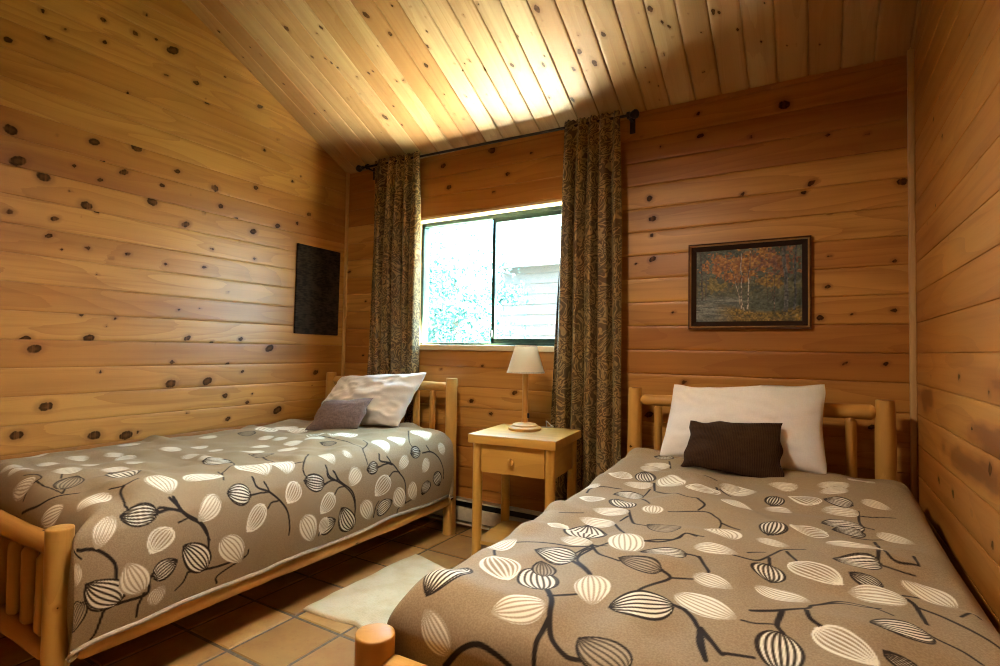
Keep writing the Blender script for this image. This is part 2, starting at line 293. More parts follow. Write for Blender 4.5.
# comforters: x range, y range, top height, hem height, corner radius
COMF_L = dict(x=(-3.055, -1.905), y=(0.775, 2.675), top=0.648, hem=0.252, r=0.085, seed=3, rise=.012, droop=.040, flap=.030)
COMF_R = dict(bulge=.4, x=(-0.800, 0.336), y=(0.895, 2.66), top=0.628, hem=0.27, r=0.085, seed=8, rise=.040)

def fold(s, half, r):
    """flat cloth coordinate -> (position, drop) of a sheet folded over a rounded edge"""
    a = np.abs(s); sg = np.sign(s)
    ang = np.clip((a-(half-r))/r, 0, np.pi/2)
    pos = np.minimum(a, half-r) + r*np.sin(ang)
    down = r*(1-np.cos(ang)) + np.maximum(0, a-(half-r)-r*np.pi/2)
    return pos*sg, down

def smax(a, b, k=0.03):
    h = np.clip(0.5+0.5*(a-b)/k, 0, 1)
    return b*(1-h)+a*h + k*h*(1-h)

def comf_range(c):
    hx = (c['x'][1]-c['x'][0])/2; hy = (c['y'][1]-c['y'][0])/2
    H = c['top']-c['hem']
    ext = -c['r'] + c['r']*np.pi/2 + (H-c['r'])
    return hx+ext, hy+ext

def comf_geom(c, s, t):
    hx = (c['x'][1]-c['x'][0])/2; hy = (c['y'][1]-c['y'][0])/2
    cx = sum(c['x'])/2; cy = sum(c['y'])/2
    px, ds = fold(s, hx, c['r']); py, dt = fold(t, hy, c['r'])
    H = c['top']-c['hem']
    d = np.minimum(smax(ds, dt), H)
    k = np.clip(d/H, 0, 1)
    sd = c['seed']
    flat = 1-np.clip(d/0.1, 0, 1)
    # gentle swell and rumples of the filling
    top = 0.012*vnoise(s*2.1, t*1.7, sd) + 0.020*vnoise(s*6+2, t*5, sd+1) + 0.010*vnoise(s*13, t*11, sd+2)
    top = top*(1-0.75*np.clip(np.abs(s)/hx, 0, 1)**4)
    ridge = 0.030*np.maximum(0, vnoise(s*3+t*1.5, t*9, sd+4))**1.6
    top = top + ridge + 0.015*(1-(s/hx)**2).clip(0, 1)*(1-(t/hy)**4).clip(0, 1)
    top = top + c['rise']*np.clip((t+0.1)/(hy*0.8), 0, 1)**2
    side = 0.020*vnoise((s+0*t)*1.2+t*4.2, (t-s)*0.8, sd+5) + 0.010*vnoise(t*10+s*3, s*1.3, sd+6)
    nx = np.sign(s)*np.clip(ds/(dt+ds+1e-6), 0, 1)*np.clip(ds/0.08, 0, 1)
    ny = np.sign(t)*np.clip(dt/(dt+ds+1e-6), 0, 1)*np.clip(dt/0.08, 0, 1)
    bulge = 0.030*np.sin(np.pi*np.clip((d-0.02)/(H-0.02), 0, 1))**1.0
    off = bulge*c.get('bulge', 1.0) + side*k*c.get('wave', 1.0)
    z = c['top'] - d + top*flat
    z = z + 0.030*vnoise(t*5.3+s*5.3, 0*t+0.5, sd+9)*k**2
    z = z - c.get('droop', 0)*np.clip((-t-(hy-.35))/.35, 0, 1)**2*k
    flap = c.get('flap', 0)*np.clip((s-(hx-.03))/.05, 0, 1)*np.clip((-t-(hy-.25))/.25, 0, 1)
    py = py - flap
    return np.stack([cx+px+nx*off, cy+py+ny*off*0.4, z], -1)
# ------------------------------------------------------------------ helpers
rng = np.random.default_rng(11)
SC = bpy.context.scene
COL = SC.collection
YB, XL, XR, YF = 2.90, -3.094, 0.386, -1.25      # back, left, right and front wall planes
def ceil_z(y): return 2.485 + 0.49*(YB-y)

def link(o, parent=None):
    COL.objects.link(o)
    if parent is not None: o.parent = parent
    return o

def mesh_obj(name, V, faces, mat=None, parent=None, attrs=None, smooth=False, face_mats=None):
    V = np.asarray(V, np.float32).reshape(-1, 3)
    me = bpy.data.meshes.new(name)
    if isinstance(faces, np.ndarray):
        k = faces.shape[1]; n = len(faces)
        me.vertices.add(len(V)); me.vertices.foreach_set('co', V.ravel())
        me.loops.add(n*k); me.loops.foreach_set('vertex_index', faces.astype(np.int32).ravel())
        me.polygons.add(n)
        me.polygons.foreach_set('loop_start', np.arange(0, n*k, k, dtype=np.int32))
        try: me.polygons.foreach_set('loop_total', np.full(n, k, np.int32))
        except Exception: pass
    else:
        me.from_pydata([tuple(v) for v in V], [], [tuple(f) for f in faces])
    me.update(calc_edges=True)
    for an, (typ, data) in (attrs or {}).items():
        a = me.attributes.new(an, typ, 'POINT')
        data = np.asarray(data, np.float32)
        a.data.foreach_set('vector' if typ == 'FLOAT_VECTOR' else ('color' if typ == 'FLOAT_COLOR' else 'value'), data.ravel())
    if smooth: me.polygons.foreach_set('use_smooth', np.ones(len(me.polygons), bool))
    mats = mat if isinstance(mat, (list, tuple)) else [mat]
    for m in mats:
        if m is not None: me.materials.append(m)
    if face_mats is not None: me.polygons.foreach_set('material_index', np.asarray(face_mats, np.int32))
    me.validate(clean_customdata=False)
    return link(bpy.data.objects.new(name, me), parent)

def empty(name, loc=(0, 0, 0), rz=0):
    o = bpy.data.objects.new(name, None)
    o.location = loc; o.rotation_euler = (0, 0, rz); o.empty_display_size = 0.1
    return link(o)

def tag(o, label, cat, group=None):
    o['label'] = label; o['category'] = cat
    if group: o['group'] = group
    return o

def struct(o):
    o['kind'] = 'structure'; return o

class MB:
    """collects shapes into one mesh; every vertex carries the grain attributes"""
    def __init__(s): s.V = []; s.F = []; s.G = []; s.K = []; s.T = []; s.M = []
    def add(s, V, F, gr=None, kd=None, tone=None, m=0):
        b = len(s.V); V = [tuple(map(float, v)) for v in V]
        s.V += V; s.F += [tuple(i+b for i in f) for f in F]; s.M += [m]*len(F)
        n = len(V)
        if gr is None:
            r = rng.random(3)*7; gr = [(v[0]+r[0], v[1]+r[1], v[2]+r[2]) for v in V]
        s.G += [tuple(map(float, g)) for g in gr]; s.K += list(kd) if kd is not None else [4.0]*n
        s.T += [float(rng.random()) if tone is None else tone]*n
    def box(s, c, d, bev=0.004, axis=0, rz=0.0, m=0, tone=None):
        """bevelled box, grain along the given axis"""
        bm = bmesh.new(); bmesh.ops.create_cube(bm, size=1.0)
        for v in bm.verts: v.co = Vector((v.co.x*d[0], v.co.y*d[1], v.co.z*d[2]))
        if bev: bmesh.ops.bevel(bm, geom=bm.edges[:], offset=min(bev, min(d)*0.45), segments=2, affect='EDGES', profile=0.6)
        L = [v.co.copy() for v in bm.verts]; bm.verts.index_update()
        F = [[v.index for v in f.verts] for f in bm.faces]; bm.free()
        o = [axis, (axis+1) % 3, (axis+2) % 3]; r = rng.random(3)*9
        gr = [(v[o[0]]+r[0], v[o[1]]+r[1]+v[o[2]]*0.8, r[2]) for v in L]
        ca, sa = math.cos(rz), math.sin(rz)
        s.add([(c[0]+v.x*ca-v.y*sa, c[1]+v.x*sa+v.y*ca, c[2]+v.z) for v in L], F, gr, None, tone, m)
    def log(s, a, b, ra, rb=None, seg=20, rings=14, wob=0.004, cap=0.0035, knots=0, m=0, tenon=0.0, tr=0.014):
        """peeled log between two points, slightly irregular, with chamfered ends (or tenons)"""
        a = Vector(a); b = Vector(b); rb = ra if rb is None else rb
        ax = (b-a); L = ax.length; ax.normalize()
        up = Vector((0, 0, 1)) if abs(ax.z) < 0.9 else Vector((1, 0, 0))
        e1 = ax.cross(up).normalized(); e2 = ax.cross(e1)
        sd = rng.integers(0, 9999); r3 = rng.random(3)*9
        prof = []
        if tenon:
            prof += [(0, 0.0), (0, tr), (tenon*0.55, tr), (tenon*0.8, ra*0.72), (tenon*1.15, ra*0.95)]
            end = [(L-x, r) for x, r in reversed(prof)]
            x0, x1 = tenon*1.5, L-tenon*1.5
        else:
            prof += [(0, 0.0), (0, ra-cap), (cap*0.35, ra-cap*0.35), (cap, ra)]
            end = [(L-cap, rb), (L-cap*0.35, rb-cap*0.35), (L, rb-cap), (L, 0.0)]
            x0, x1 = cap*2.5, L-cap*2.5
        for i in range(rings):
            f = i/(rings-1); prof.append((x0+(x1-x0)*f, ra+(rb-ra)*f))
        prof += end
        kn = [(rng.random()*L, rng.random()*2*math.pi, 0.006+0.006*rng.random()) for _ in range(knots)]
        V = []; G = []; K = []
        for x, r in prof:
            for j in range(seg):
                th = 2*math.pi*j/seg
                w = wob*float(vnoise(x*4.0+sd, math.cos(th)*1.3+7, 5)) + wob*0.5*float(vnoise(x*11+sd, math.sin(th)*2+3, 6))
                rr = max(0.0, r + (w if r > 0.004 else 0))
                p = a + ax*x + e1*(rr*math.cos(th)) + e2*(rr*math.sin(th))
                V.append(p); G.append((x+r3[0], 0.22*math.cos(th)*0.15+0.03*math.sin(th)+r3[1]+rr*0.5, r3[2]))
                k = 4.0
                for kx, kt, kr in kn:
                    dth = (th-kt+math.pi) % (2*math.pi)-math.pi
                    k = min(k, math.hypot((x-kx)/kr/1.4, dth*r/kr))
                K.append(k)
        F = []
        n = len(prof)
        for i in range(n-1):
            for j in range(seg):
                j2 = (j+1) % seg
                F.append((i*seg+j, i*seg+j2, (i+1)*seg+j2, (i+1)*seg+j))
        s.add(V, F, G, K, None, m)
    def lathe(s, prof, c, seg=32, m=0):
        V = []; F = []; G = []; r3 = rng.random(3)*9
        for r, z in prof:
            for j in range(seg):
                th = 2*math.pi*j/seg
                V.append((c[0]+r*math.cos(th), c[1]+r*math.sin(th), c[2]+z))
                G.append((z+r3[0]+r*math.cos(th), r*math.sin(th)+r3[1], r3[2]))
        n = len(prof)
        for i in range(n-1):
            for j in range(seg):
                j2 = (j+1) % seg
                F.append((i*seg+j, i*seg+j2, (i+1)*seg+j2, (i+1)*seg+j))
        s.add(V, F, G, None, None, m)
    def tube(s, pts, r, seg=10, m=0, closed=False):
        P = [Vector(p) for p in pts]; n = len(P); V = []; F = []
        prev = None
        for i in range(n):
            t = (P[(i+1) % n]-P[i-1]) if closed else (P[min(i+1, n-1)]-P[max(i-1, 0)])
            t.normalize()
            up = Vector((0, 0, 1)) if abs(t.z) < 0.95 else Vector((0, 1, 0))
            e1 = t.cross(up).normalized(); e2 = t.cross(e1)
            for j in range(seg):
                th = 2*math.pi*j/seg
                V.append(P[i]+e1*(r*math.cos(th))+e2*(r*math.sin(th)))
        for i in range(n if closed else n-1):
            i2 = (i+1) % n
            for j in range(seg):
                j2 = (j+1) % seg
                F.append((i*seg+j, i*seg+j2, i2*seg+j2, i2*seg+j))
        if not closed:
            F.append(tuple(range(seg))[::-1]); F.append(tuple((n-1)*seg+j for j in range(seg)))
        s.add(V, F, None, None, None, m)
    def build(s, name, mat, parent=None, smooth=True, auto=35):
        o = mesh_obj(name, s.V, s.F, mat, parent, dict(gr=('FLOAT_VECTOR', s.G), kd=('FLOAT', s.K), tone=('FLOAT', s.T)), False, s.M)
        bm = bmesh.new(); bm.from_mesh(o.data)
        bmesh.ops.recalc_face_normals(bm, faces=bm.faces[:])
        if smooth:
            for f in bm.faces: f.smooth = True
            lim = math.radians(auto)
            for e in bm.edges:
                if len(e.link_faces) == 2 and e.calc_face_angle(0) > lim: e.smooth = False
        bm.to_mesh(o.data); bm.free()
        return o

# ------------------------------------------------------------------ materials
def new_mat(name):
    m = bpy.data.materials.new(name); m.use_nodes = True
    nt = m.node_tree; nt.nodes.clear()
    return m, nt
class N:
    """small node-building helper"""
    def __init__(s, nt): s.nt = nt
    def __call__(s, typ, ins=None, **kw):
        n = s.nt.nodes.new(typ)
        for k, v in kw.items(): setattr(n, k, v)
        for k, v in (ins or {}).items():
            sock = n.inputs[k]
            if hasattr(v, 'is_output') or isinstance(v, bpy.types.NodeSocket): s.nt.links.new(v, sock)
            else: sock.default_value = v
        return n
    def math(s, op, a, b=0.0, c=None, clamp=False):
        n = s.nt.nodes.new('ShaderNodeMath'); n.operation = op; n.use_clamp = clamp
        for i, v in enumerate((a, b) if c is None else (a, b, c)):
            if isinstance(v, bpy.types.NodeSocket): s.nt.links.new(v, n.inputs[i])
            else: n.inputs[i].default_value = v
        return n.outputs[0]
    def mix(s, f, a, b, blend='MIX'):
        n = s.nt.nodes.new('ShaderNodeMix'); n.data_type = 'RGBA'; n.blend_type = blend
        for sock, v in ((n.inputs[0], f), (n.inputs[6], a), (n.inputs[7], b)):
            if isinstance(v, bpy.types.NodeSocket): s.nt.links.new(v, sock)
            else: sock.default_value = v if not isinstance(v, tuple) or len(v) == 4 else (*v, 1)
        return n.outputs[2]
    def ramp(s, f, stops, interp='LINEAR'):
        n = s.nt.nodes.new('ShaderNodeValToRGB'); n.color_ramp.interpolation = interp
        e = n.color_ramp.elements
        while len(e) < len(stops): e.new(0.5)
        for el, (p, c) in zip(e, stops):
            el.position = p; el.color = c if len(c) == 4 else (*c, 1)
        s.nt.links.new(f, n.inputs[0]); return n.outputs[0]
    def smooth(s, f, a, b):
        n = s.nt.nodes.new('ShaderNodeMapRange'); n.interpolation_type = 'SMOOTHSTEP'
        s.nt.links.new(f, n.inputs[0]); n.inputs[1].default_value = a; n.inputs[2].default_value = b
        return n.outputs[0]
    def noise(s, vec, scale, detail=2.0, rough=0.5, dist=0.0):
        n = s.nt.nodes.new('ShaderNodeTexNoise'); s.nt.links.new(vec, n.inputs['Vector'])
        n.inputs['Scale'].default_value = scale; n.inputs['Detail'].default_value = detail
        n.inputs['Roughness'].default_value = rough; n.inputs['Distortion'].default_value = dist
        return n.outputs[0]
    def attr(s, name):
        n = s.nt.nodes.new('ShaderNodeAttribute'); n.attribute_name = name; return n
    def vmul(s, v, sc):
        n = s.nt.nodes.new('ShaderNodeVectorMath'); n.operation = 'MULTIPLY'
        s.nt.links.new(v, n.inputs[0]); n.inputs[1].default_value = sc; return n.outputs[0]
    def vadd(s, v, w):
        n = s.nt.nodes.new('ShaderNodeVectorMath'); n.operation = 'ADD'
        s.nt.links.new(v, n.inputs[0]); s.nt.links.new(w, n.inputs[1]); return n.outputs[0]
    def out(s, col, rough, bump=None, bstr=0.2, bdist=0.002, **kw):
        b = s.nt.nodes.new('ShaderNodeBsdfPrincipled')
        for sock, v in ((b.inputs['Base Color'], col), (b.inputs['Roughness'], rough)):
            if isinstance(v, bpy.types.NodeSocket): s.nt.links.new(v, sock)
            else: sock.default_value = v if not isinstance(v, tuple) or len(v) == 4 else (*v, 1)
        for k, v in kw.items():
            sock = b.inputs[k.replace('_', ' ')]
            if isinstance(v, bpy.types.NodeSocket): s.nt.links.new(v, sock)
            else: sock.default_value = v
        if bump is not None:
            bn = s.nt.nodes.new('ShaderNodeBump'); s.nt.links.new(bump, bn.inputs['Height'])
            bn.inputs['Strength'].default_value = bstr; bn.inputs['Distance'].default_value = bdist
            s.nt.links.new(bn.outputs[0], b.inputs['Normal'])
        o = s.nt.nodes.new('ShaderNodeOutputMaterial'); s.nt.links.new(b.outputs[0], o.inputs[0])
        return b

def pine(name, pale, amber, red, rough=0.36, knot_depth=1.0, contrast=1.0, spec=0.42):
    m, nt = new_mat(name); n = N(nt)
    gr = n.attr('gr').outputs['Vector']; kd = n.attr('kd').outputs['Fac']; tone = n.attr('tone').outputs['Fac']
    fine = n.noise(n.vmul(gr, (5, 210, 1)), 1.0, 3, 0.6)
    mid = n.noise(n.vmul(gr, (1.1, 34, 1)), 1.0, 3, 0.55, 0.3)
    big = n.noise(n.vmul(gr, (0.7, 5.5, 1)), 1.0, 2, 0.5)
    # growth rings cut lengthwise: contour lines of a stretched noise
    cath = n.noise(n.vmul(gr, (0.55, 4.2, 1)), 1.0, 1.5, 0.45)
    rings = n.math('FRACT', n.math('ADD', n.math('MULTIPLY', cath, 11.0), n.math('MULTIPLY', mid, 0.35)))
    rings = n.math('POWER', rings, 2.2)
    base = n.ramp(n.math('MULTIPLY', tone, .7), [(0.0, pale), (0.42, amber), (0.7, tuple(.62*a+.38*b for a, b in zip(amber, red))), (.95, tuple(.6*v for v in red))])
    base = n.mix(n.math('MULTIPLY', n.smooth(big, 0.45, 0.85), 0.55*contrast), base, red)
    base = n.mix(n.math('MULTIPLY', rings, 0.30*contrast), base, red)
    base = n.mix(n.math('MULTIPLY', n.smooth(mid, 0.45, 0.8), 0.35*contrast), base, red)
    base = n.mix(n.math('MULTIPLY', n.smooth(fine, 0.5, 0.85), 0.18), base, tuple(c*0.55 for c in red))
    kn = n.noise(gr, 60.0, 2, 0.5)
    k = n.math('ADD', kd, n.math('MULTIPLY', n.math('SUBTRACT', kn, 0.5), 0.55))
    halo = n.math('SUBTRACT', 1.0, n.smooth(k, 0.9, 2.2))
    base = n.mix(n.math('MULTIPLY', halo, 0.55*knot_depth), base, tuple(c*0.72 for c in red))
    core = n.math('SUBTRACT', 1.0, n.smooth(k, 0.86, 1.12))
    kc = n.mix(n.smooth(k, 0.15, 0.8), (0.085, 0.030, 0.009), (0.026, 0.009, 0.003))
    kc = n.mix(n.smooth(kn, 0.45, 0.7), kc, (0.12, 0.045, 0.014))
    base = n.mix(n.math('MULTIPLY', core, 0.93*knot_depth), base, kc)
    bump = n.math('ADD', n.math('MULTIPLY', mid, 0.6), n.math('MULTIPLY', fine, 0.4))
    r = n.math('ADD', rough, n.math('MULTIPLY', mid, 0.12))
    n.out(base, r, bump, 0.16, 0.002, **{'Specular_IOR_Level': n.math('SUBTRACT', spec, n.math('MULTIPLY', core, spec*.85))})
    return m

M = {}
M['wall'] = pine('knotty_pine_boards', (0.62, 0.315, 0.072), (0.44, 0.178, 0.029), (0.26, 0.080, 0.009), contrast=1.25)
M['ceil'] = pine('pale_pine_boards', (0.60, 0.415, 0.205), (0.46, 0.25, 0.088), (0.30, 0.12, 0.028), knot_depth=0.95, contrast=0.9)
M['trim'] = pine('pine_trim', (0.66, 0.43, 0.19), (0.60, 0.35, 0.13), (0.45, 0.21, 0.06))
M['jamb'] = pine('pale_jamb', (0.74, 0.58, 0.36), (0.70, 0.52, 0.30), (0.55, 0.36, 0.17))
M['log'] = pine('peeled_log', (0.62, 0.36, 0.095), (0.55, 0.28, 0.060), (0.38, 0.155, 0.025), rough=0.40, contrast=0.8)
M['table'] = pine('honey_pine', (0.64, 0.37, 0.080), (0.57, 0.30, 0.055), (0.40, 0.18, 0.025), rough=0.36, contrast=0.8)
M['lampwood'] = pine('turned_wood', (0.52, 0.26, 0.062), (0.46, 0.21, 0.045), (0.33, 0.135, 0.024), rough=0.3, contrast=0.7)

def plain(name, col, rough=0.5, metal=0.0, var=0.12, scale=30, bump=0.05, **kw):
    m, nt = new_mat(name); n = N(nt)
    tc = n('ShaderNodeTexCoord').outputs['Object']
    x = n.noise(tc, scale, 3, 0.55)
    c = n.mix(n.math('MULTIPLY', n.smooth(x, 0.3, 0.75), 1.0), tuple(v*(1-var) for v in col), tuple(min(1, v*(1+var)) for v in col))
    n.out(c, rough, x, bump, 0.002, Metallic=metal, **kw)
    return m
def fabric(name, col, thread=900, rough=0.9, var=0.15, bstr=0.35, sheen=0.15, spec=0.2):
    m, nt = new_mat(name); n = N(nt)
    tc = n('ShaderNodeTexCoord').outputs['Object']
    a = n.noise(n.vmul(tc, (thread, thread*0.15, thread*0.15)), 1.0, 1, 0.5)
    b = n.noise(n.vmul(tc, (thread*0.15, thread*0.15, thread)), 1.0, 1, 0.5)
    w = n.math('ADD', n.math('MULTIPLY', a, 0.5), n.math('MULTIPLY', b, 0.5))
    c = n.mix(n.smooth(w, 0.35, 0.65), tuple(v*(1-var) for v in col), tuple(min(1, v*(1+var)) for v in col))
    n.out(c, rough, w, bstr, 0.001, Sheen_Weight=sheen, Specular_IOR_Level=spec)
    return m
M['white_cotton'] = fabric('white_cotton', (0.80, 0.76, 0.72), 500, 0.85, 0.03, 0.12)
M['taupe_felt'] = fabric('taupe_felt', (0.165, 0.102, 0.080), 420, 0.85, 0.18, 0.3)
M['panel'] = fabric('dark_woven', (0.032, 0.021, 0.014), 160, 0.9, 0.45, 0.8, 0.0, 0.08)
M['mattress'] = fabric('mattress_ticking', (0.42, 0.38, 0.32), 400)
M['dark_metal'] = plain('dark_bronze', (0.030, 0.022, 0.018), 0.38, 0.7)
M['alu'] = plain('dark_green_aluminium', (0.020, 0.045, 0.035), 0.35, 0.3)
M['shade'] = None
M['heater'] = plain('cream_enamel', (0.50, 0.44, 0.33), 0.4)
M['black'] = plain('black_slot', (0.012, 0.011, 0.010), 0.6)
M['cord'] = plain('ivory_cord', (0.62, 0.55, 0.42), 0.5)
M['brass'] = plain('brass', (0.55, 0.38, 0.14), 0.35, 1.0)

def corduroy():
    m, nt = new_mat('brown_corduroy'); n = N(nt)
    uv = n.attr('gr').outputs['Vector']
    s_ = n('ShaderNodeSeparateXYZ', {0: uv})
    x = n.math('ADD', s_.outputs[0], n.math('MULTIPLY', n.noise(uv, 30, 2), 0.004))
    w = n.math('ABSOLUTE', n.math('SINE', n.math('MULTIPLY', x, 520.0)))
    f = n.noise(n.vmul(uv, (700, 120, 1)), 1.0, 2)
    blot = n.noise(uv, 14.0, 3)
    c = n.mix(w, (0.014, 0.006, 0.003), (0.048, 0.022, 0.010))
    c = n.mix(n.math('MULTIPLY', n.smooth(n.math('ADD', n.math('MULTIPLY', f, .5), n.math('MULTIPLY', blot, .5)), .4, .7), .5), c, (0.085, 0.044, 0.020))
    n.out(c, 0.9, n.math('ADD', w, n.math('MULTIPLY', f, .4)), 0.6, 0.002, Specular_IOR_Level=0.15)
    return m
M['corduroy'] = corduroy()

def comforter_mat():
    m, nt = new_mat('leaf_print_cotton'); n = N(nt)
    cr = n.attr('cream').outputs['Fac']; dk = n.attr('dark').outputs['Fac']
    tc = n('ShaderNodeTexCoord').outputs['Object']
    a = n.noise(n.vmul(tc, (260, 260, 260)), 1.0, 2)
    b = n.noise(tc, 9.0, 2)
    base = n.mix(n.smooth(a, .3, .7), (0.275, 0.194, 0.110), (0.342, 0.248, 0.148))
    c = n.mix(n.math('MULTIPLY', cr, n.math('ADD', 0.80, n.math('MULTIPLY', a, .2))), base, (0.86, 0.80, 0.66))
    c = n.mix(dk, c, (0.020, 0.012, 0.008))
    n.out(c, 0.7, n.math('ADD', n.math('MULTIPLY', a, .1), b), 0.2, 0.004, Specular_IOR_Level=0.14)
    return m
M['comforter'] = comforter_mat()

def curtain_mat():
    m, nt = new_mat('damask_brown_gold'); n = N(nt)
    uv = n.attr('gr').outputs['Vector']
    w1 = n('ShaderNodeTexNoise', {'Vector': uv, 'Scale': 7.0, 'Detail': 2.0})
    warp = n.vadd(uv, n.vmul(w1.outputs['Color'], (0.22, 0.22, 0.0)))
    f = n.noise(warp, 20.0, 1.5, 0.45)
    lines = n.math('ABSOLUTE', n.math('SUBTRACT', n.math('FRACT', n.math('MULTIPLY', f, 7.0)), 0.5))
    swirl = n.math('SUBTRACT', 1.0, n.smooth(lines, 0.06, 0.30))
    f2 = n.noise(warp, 42.0, 2, 0.5)
    dots = n.smooth(f2, 0.58, 0.68)
    thread = n.noise(n.vmul(uv, (900, 160, 1)), 1.0, 2)
    g = n.math('MULTIPLY', n.math('MAXIMUM', n.math('MULTIPLY', swirl, .9), n.math('MULTIPLY', dots, .7)), n.math('ADD', .45, n.math('MULTIPLY', thread, .9)), clamp=True)
    zone = n.noise(uv, 9.0, 2)
    basec = n.mix(n.smooth(zone, .4, .6), (0.105, 0.055, 0.021), (0.095, 0.060, 0.026))
    gold = n.mix(n.smooth(zone, .35, .65), (0.40, 0.24, 0.085), (0.33, 0.22, 0.09))
    c = n.mix(g, basec, gold)
    n.out(c, n.math('SUBTRACT', 0.62, n.math('MULTIPLY', g, .2)), n.math('ADD', g, n.math('MULTIPLY', thread, .4)), 0.3, 0.002, Specular_IOR_Level=0.3)
    return m
M['curtain'] = curtain_mat()

def tile_mat():
    m, nt = new_mat('terracotta_tile'); n = N(nt)
    tone = n.attr('tone').outputs['Fac']
    g = n('ShaderNodeNewGeometry').outputs['Position']
    a = n.noise(g, 5.0, 4, 0.6); b = n.noise(g, 45.0, 3, 0.6)
    c = n.mix(n.smooth(a, .3, .7), (0.39, 0.195, 0.056), (0.57, 0.35, 0.115))
    c = n.mix(n.math('MULTIPLY', tone, .65), c, (0.25, 0.105, 0.03))
    c = n.mix(n.math('MULTIPLY', n.smooth(b, .55, .75), .35), c, (0.26, 0.10, 0.035))
    n.out(c, n.math('ADD', .28, n.math('MULTIPLY', a, .25)), n.math('ADD', a, n.math('MULTIPLY', b, .3)), 0.15, 0.004)
    return m
M['tile'] = tile_mat()
M['grout'] = plain('grout', (0.16, 0.12, 0.085), 0.9, 0, .2, 60, .2)

def rug_mat():
    m, nt = new_mat('cream_woven_cotton'); n = N(nt)
    g = n('ShaderNodeTexCoord').outputs['Object']
    a = n.noise(n.vmul(g, (60, 260, 60)), 1.0, 2); b = n.noise(g, 8.0, 3)
    c = n.mix(n.smooth(b, .35, .7), (0.70, 0.60, 0.41), (0.62, 0.49, 0.29))
    c = n.mix(n.math('MULTIPLY', n.smooth(a, .5, .8), .3), c, (0.45, 0.35, 0.2))
    n.out(c, 0.95, a, 0.6, 0.003)
    return m
M['rug'] = rug_mat()

def shade_mat():
    m, nt = new_mat('linen_lampshade'); n = N(nt)
    tc = n('ShaderNodeTexCoord').outputs['Object']
    a = n.noise(n.vmul(tc, (500, 500, 60)), 1.0, 2)
    c = n.mix(a, (0.78, 0.69, 0.53), (0.85, 0.77, 0.61))
    d = n('ShaderNodeBsdfDiffuse', {'Color': c}); t = n('ShaderNodeBsdfTranslucent', {'Color': c})
    mx = n('ShaderNodeMixShader', {0: 0.45, 1: d.outputs[0], 2: t.outputs[0]})
    n('ShaderNodeOutputMaterial', {0: mx.outputs[0]})
    return m
M['shade'] = shade_mat()
def glass_mat():
    m, nt = new_mat('window_glass'); n = N(nt)
    t = n('ShaderNodeBsdfTransparent', {'Color': (0.95, 0.98, 0.97, 1)}); g = n('ShaderNodeBsdfGlossy', {'Roughness': 0.02})
    mx = n('ShaderNodeMixShader', {0: 0.05, 1: t.outputs[0], 2: g.outputs[0]})
    n('ShaderNodeOutputMaterial', {0: mx.outputs[0]})
    return m
M['glass'] = glass_mat()
def vcol_mat():
    m, nt = new_mat('oil_paint'); n = N(nt)
    c = n.attr('paint').outputs['Color']
    n.out(c, 0.45, n.noise(n('ShaderNodeTexCoord').outputs['Object'], 260, 3), 0.4, 0.002)
    return m
M['paint'] = vcol_mat()
M['frame_dark'] = plain('walnut_frame', (0.085, 0.032, 0.013), 0.45, 0, .3, 40, Specular_IOR_Level=0.25)
M['frame_gold'] = plain('gilt_edge', (0.36, 0.20, 0.07), 0.35, 0.4)
M['liner'] = plain('dark_liner', (0.028, 0.014, 0.009), 0.7, Specular_IOR_Level=0.1)

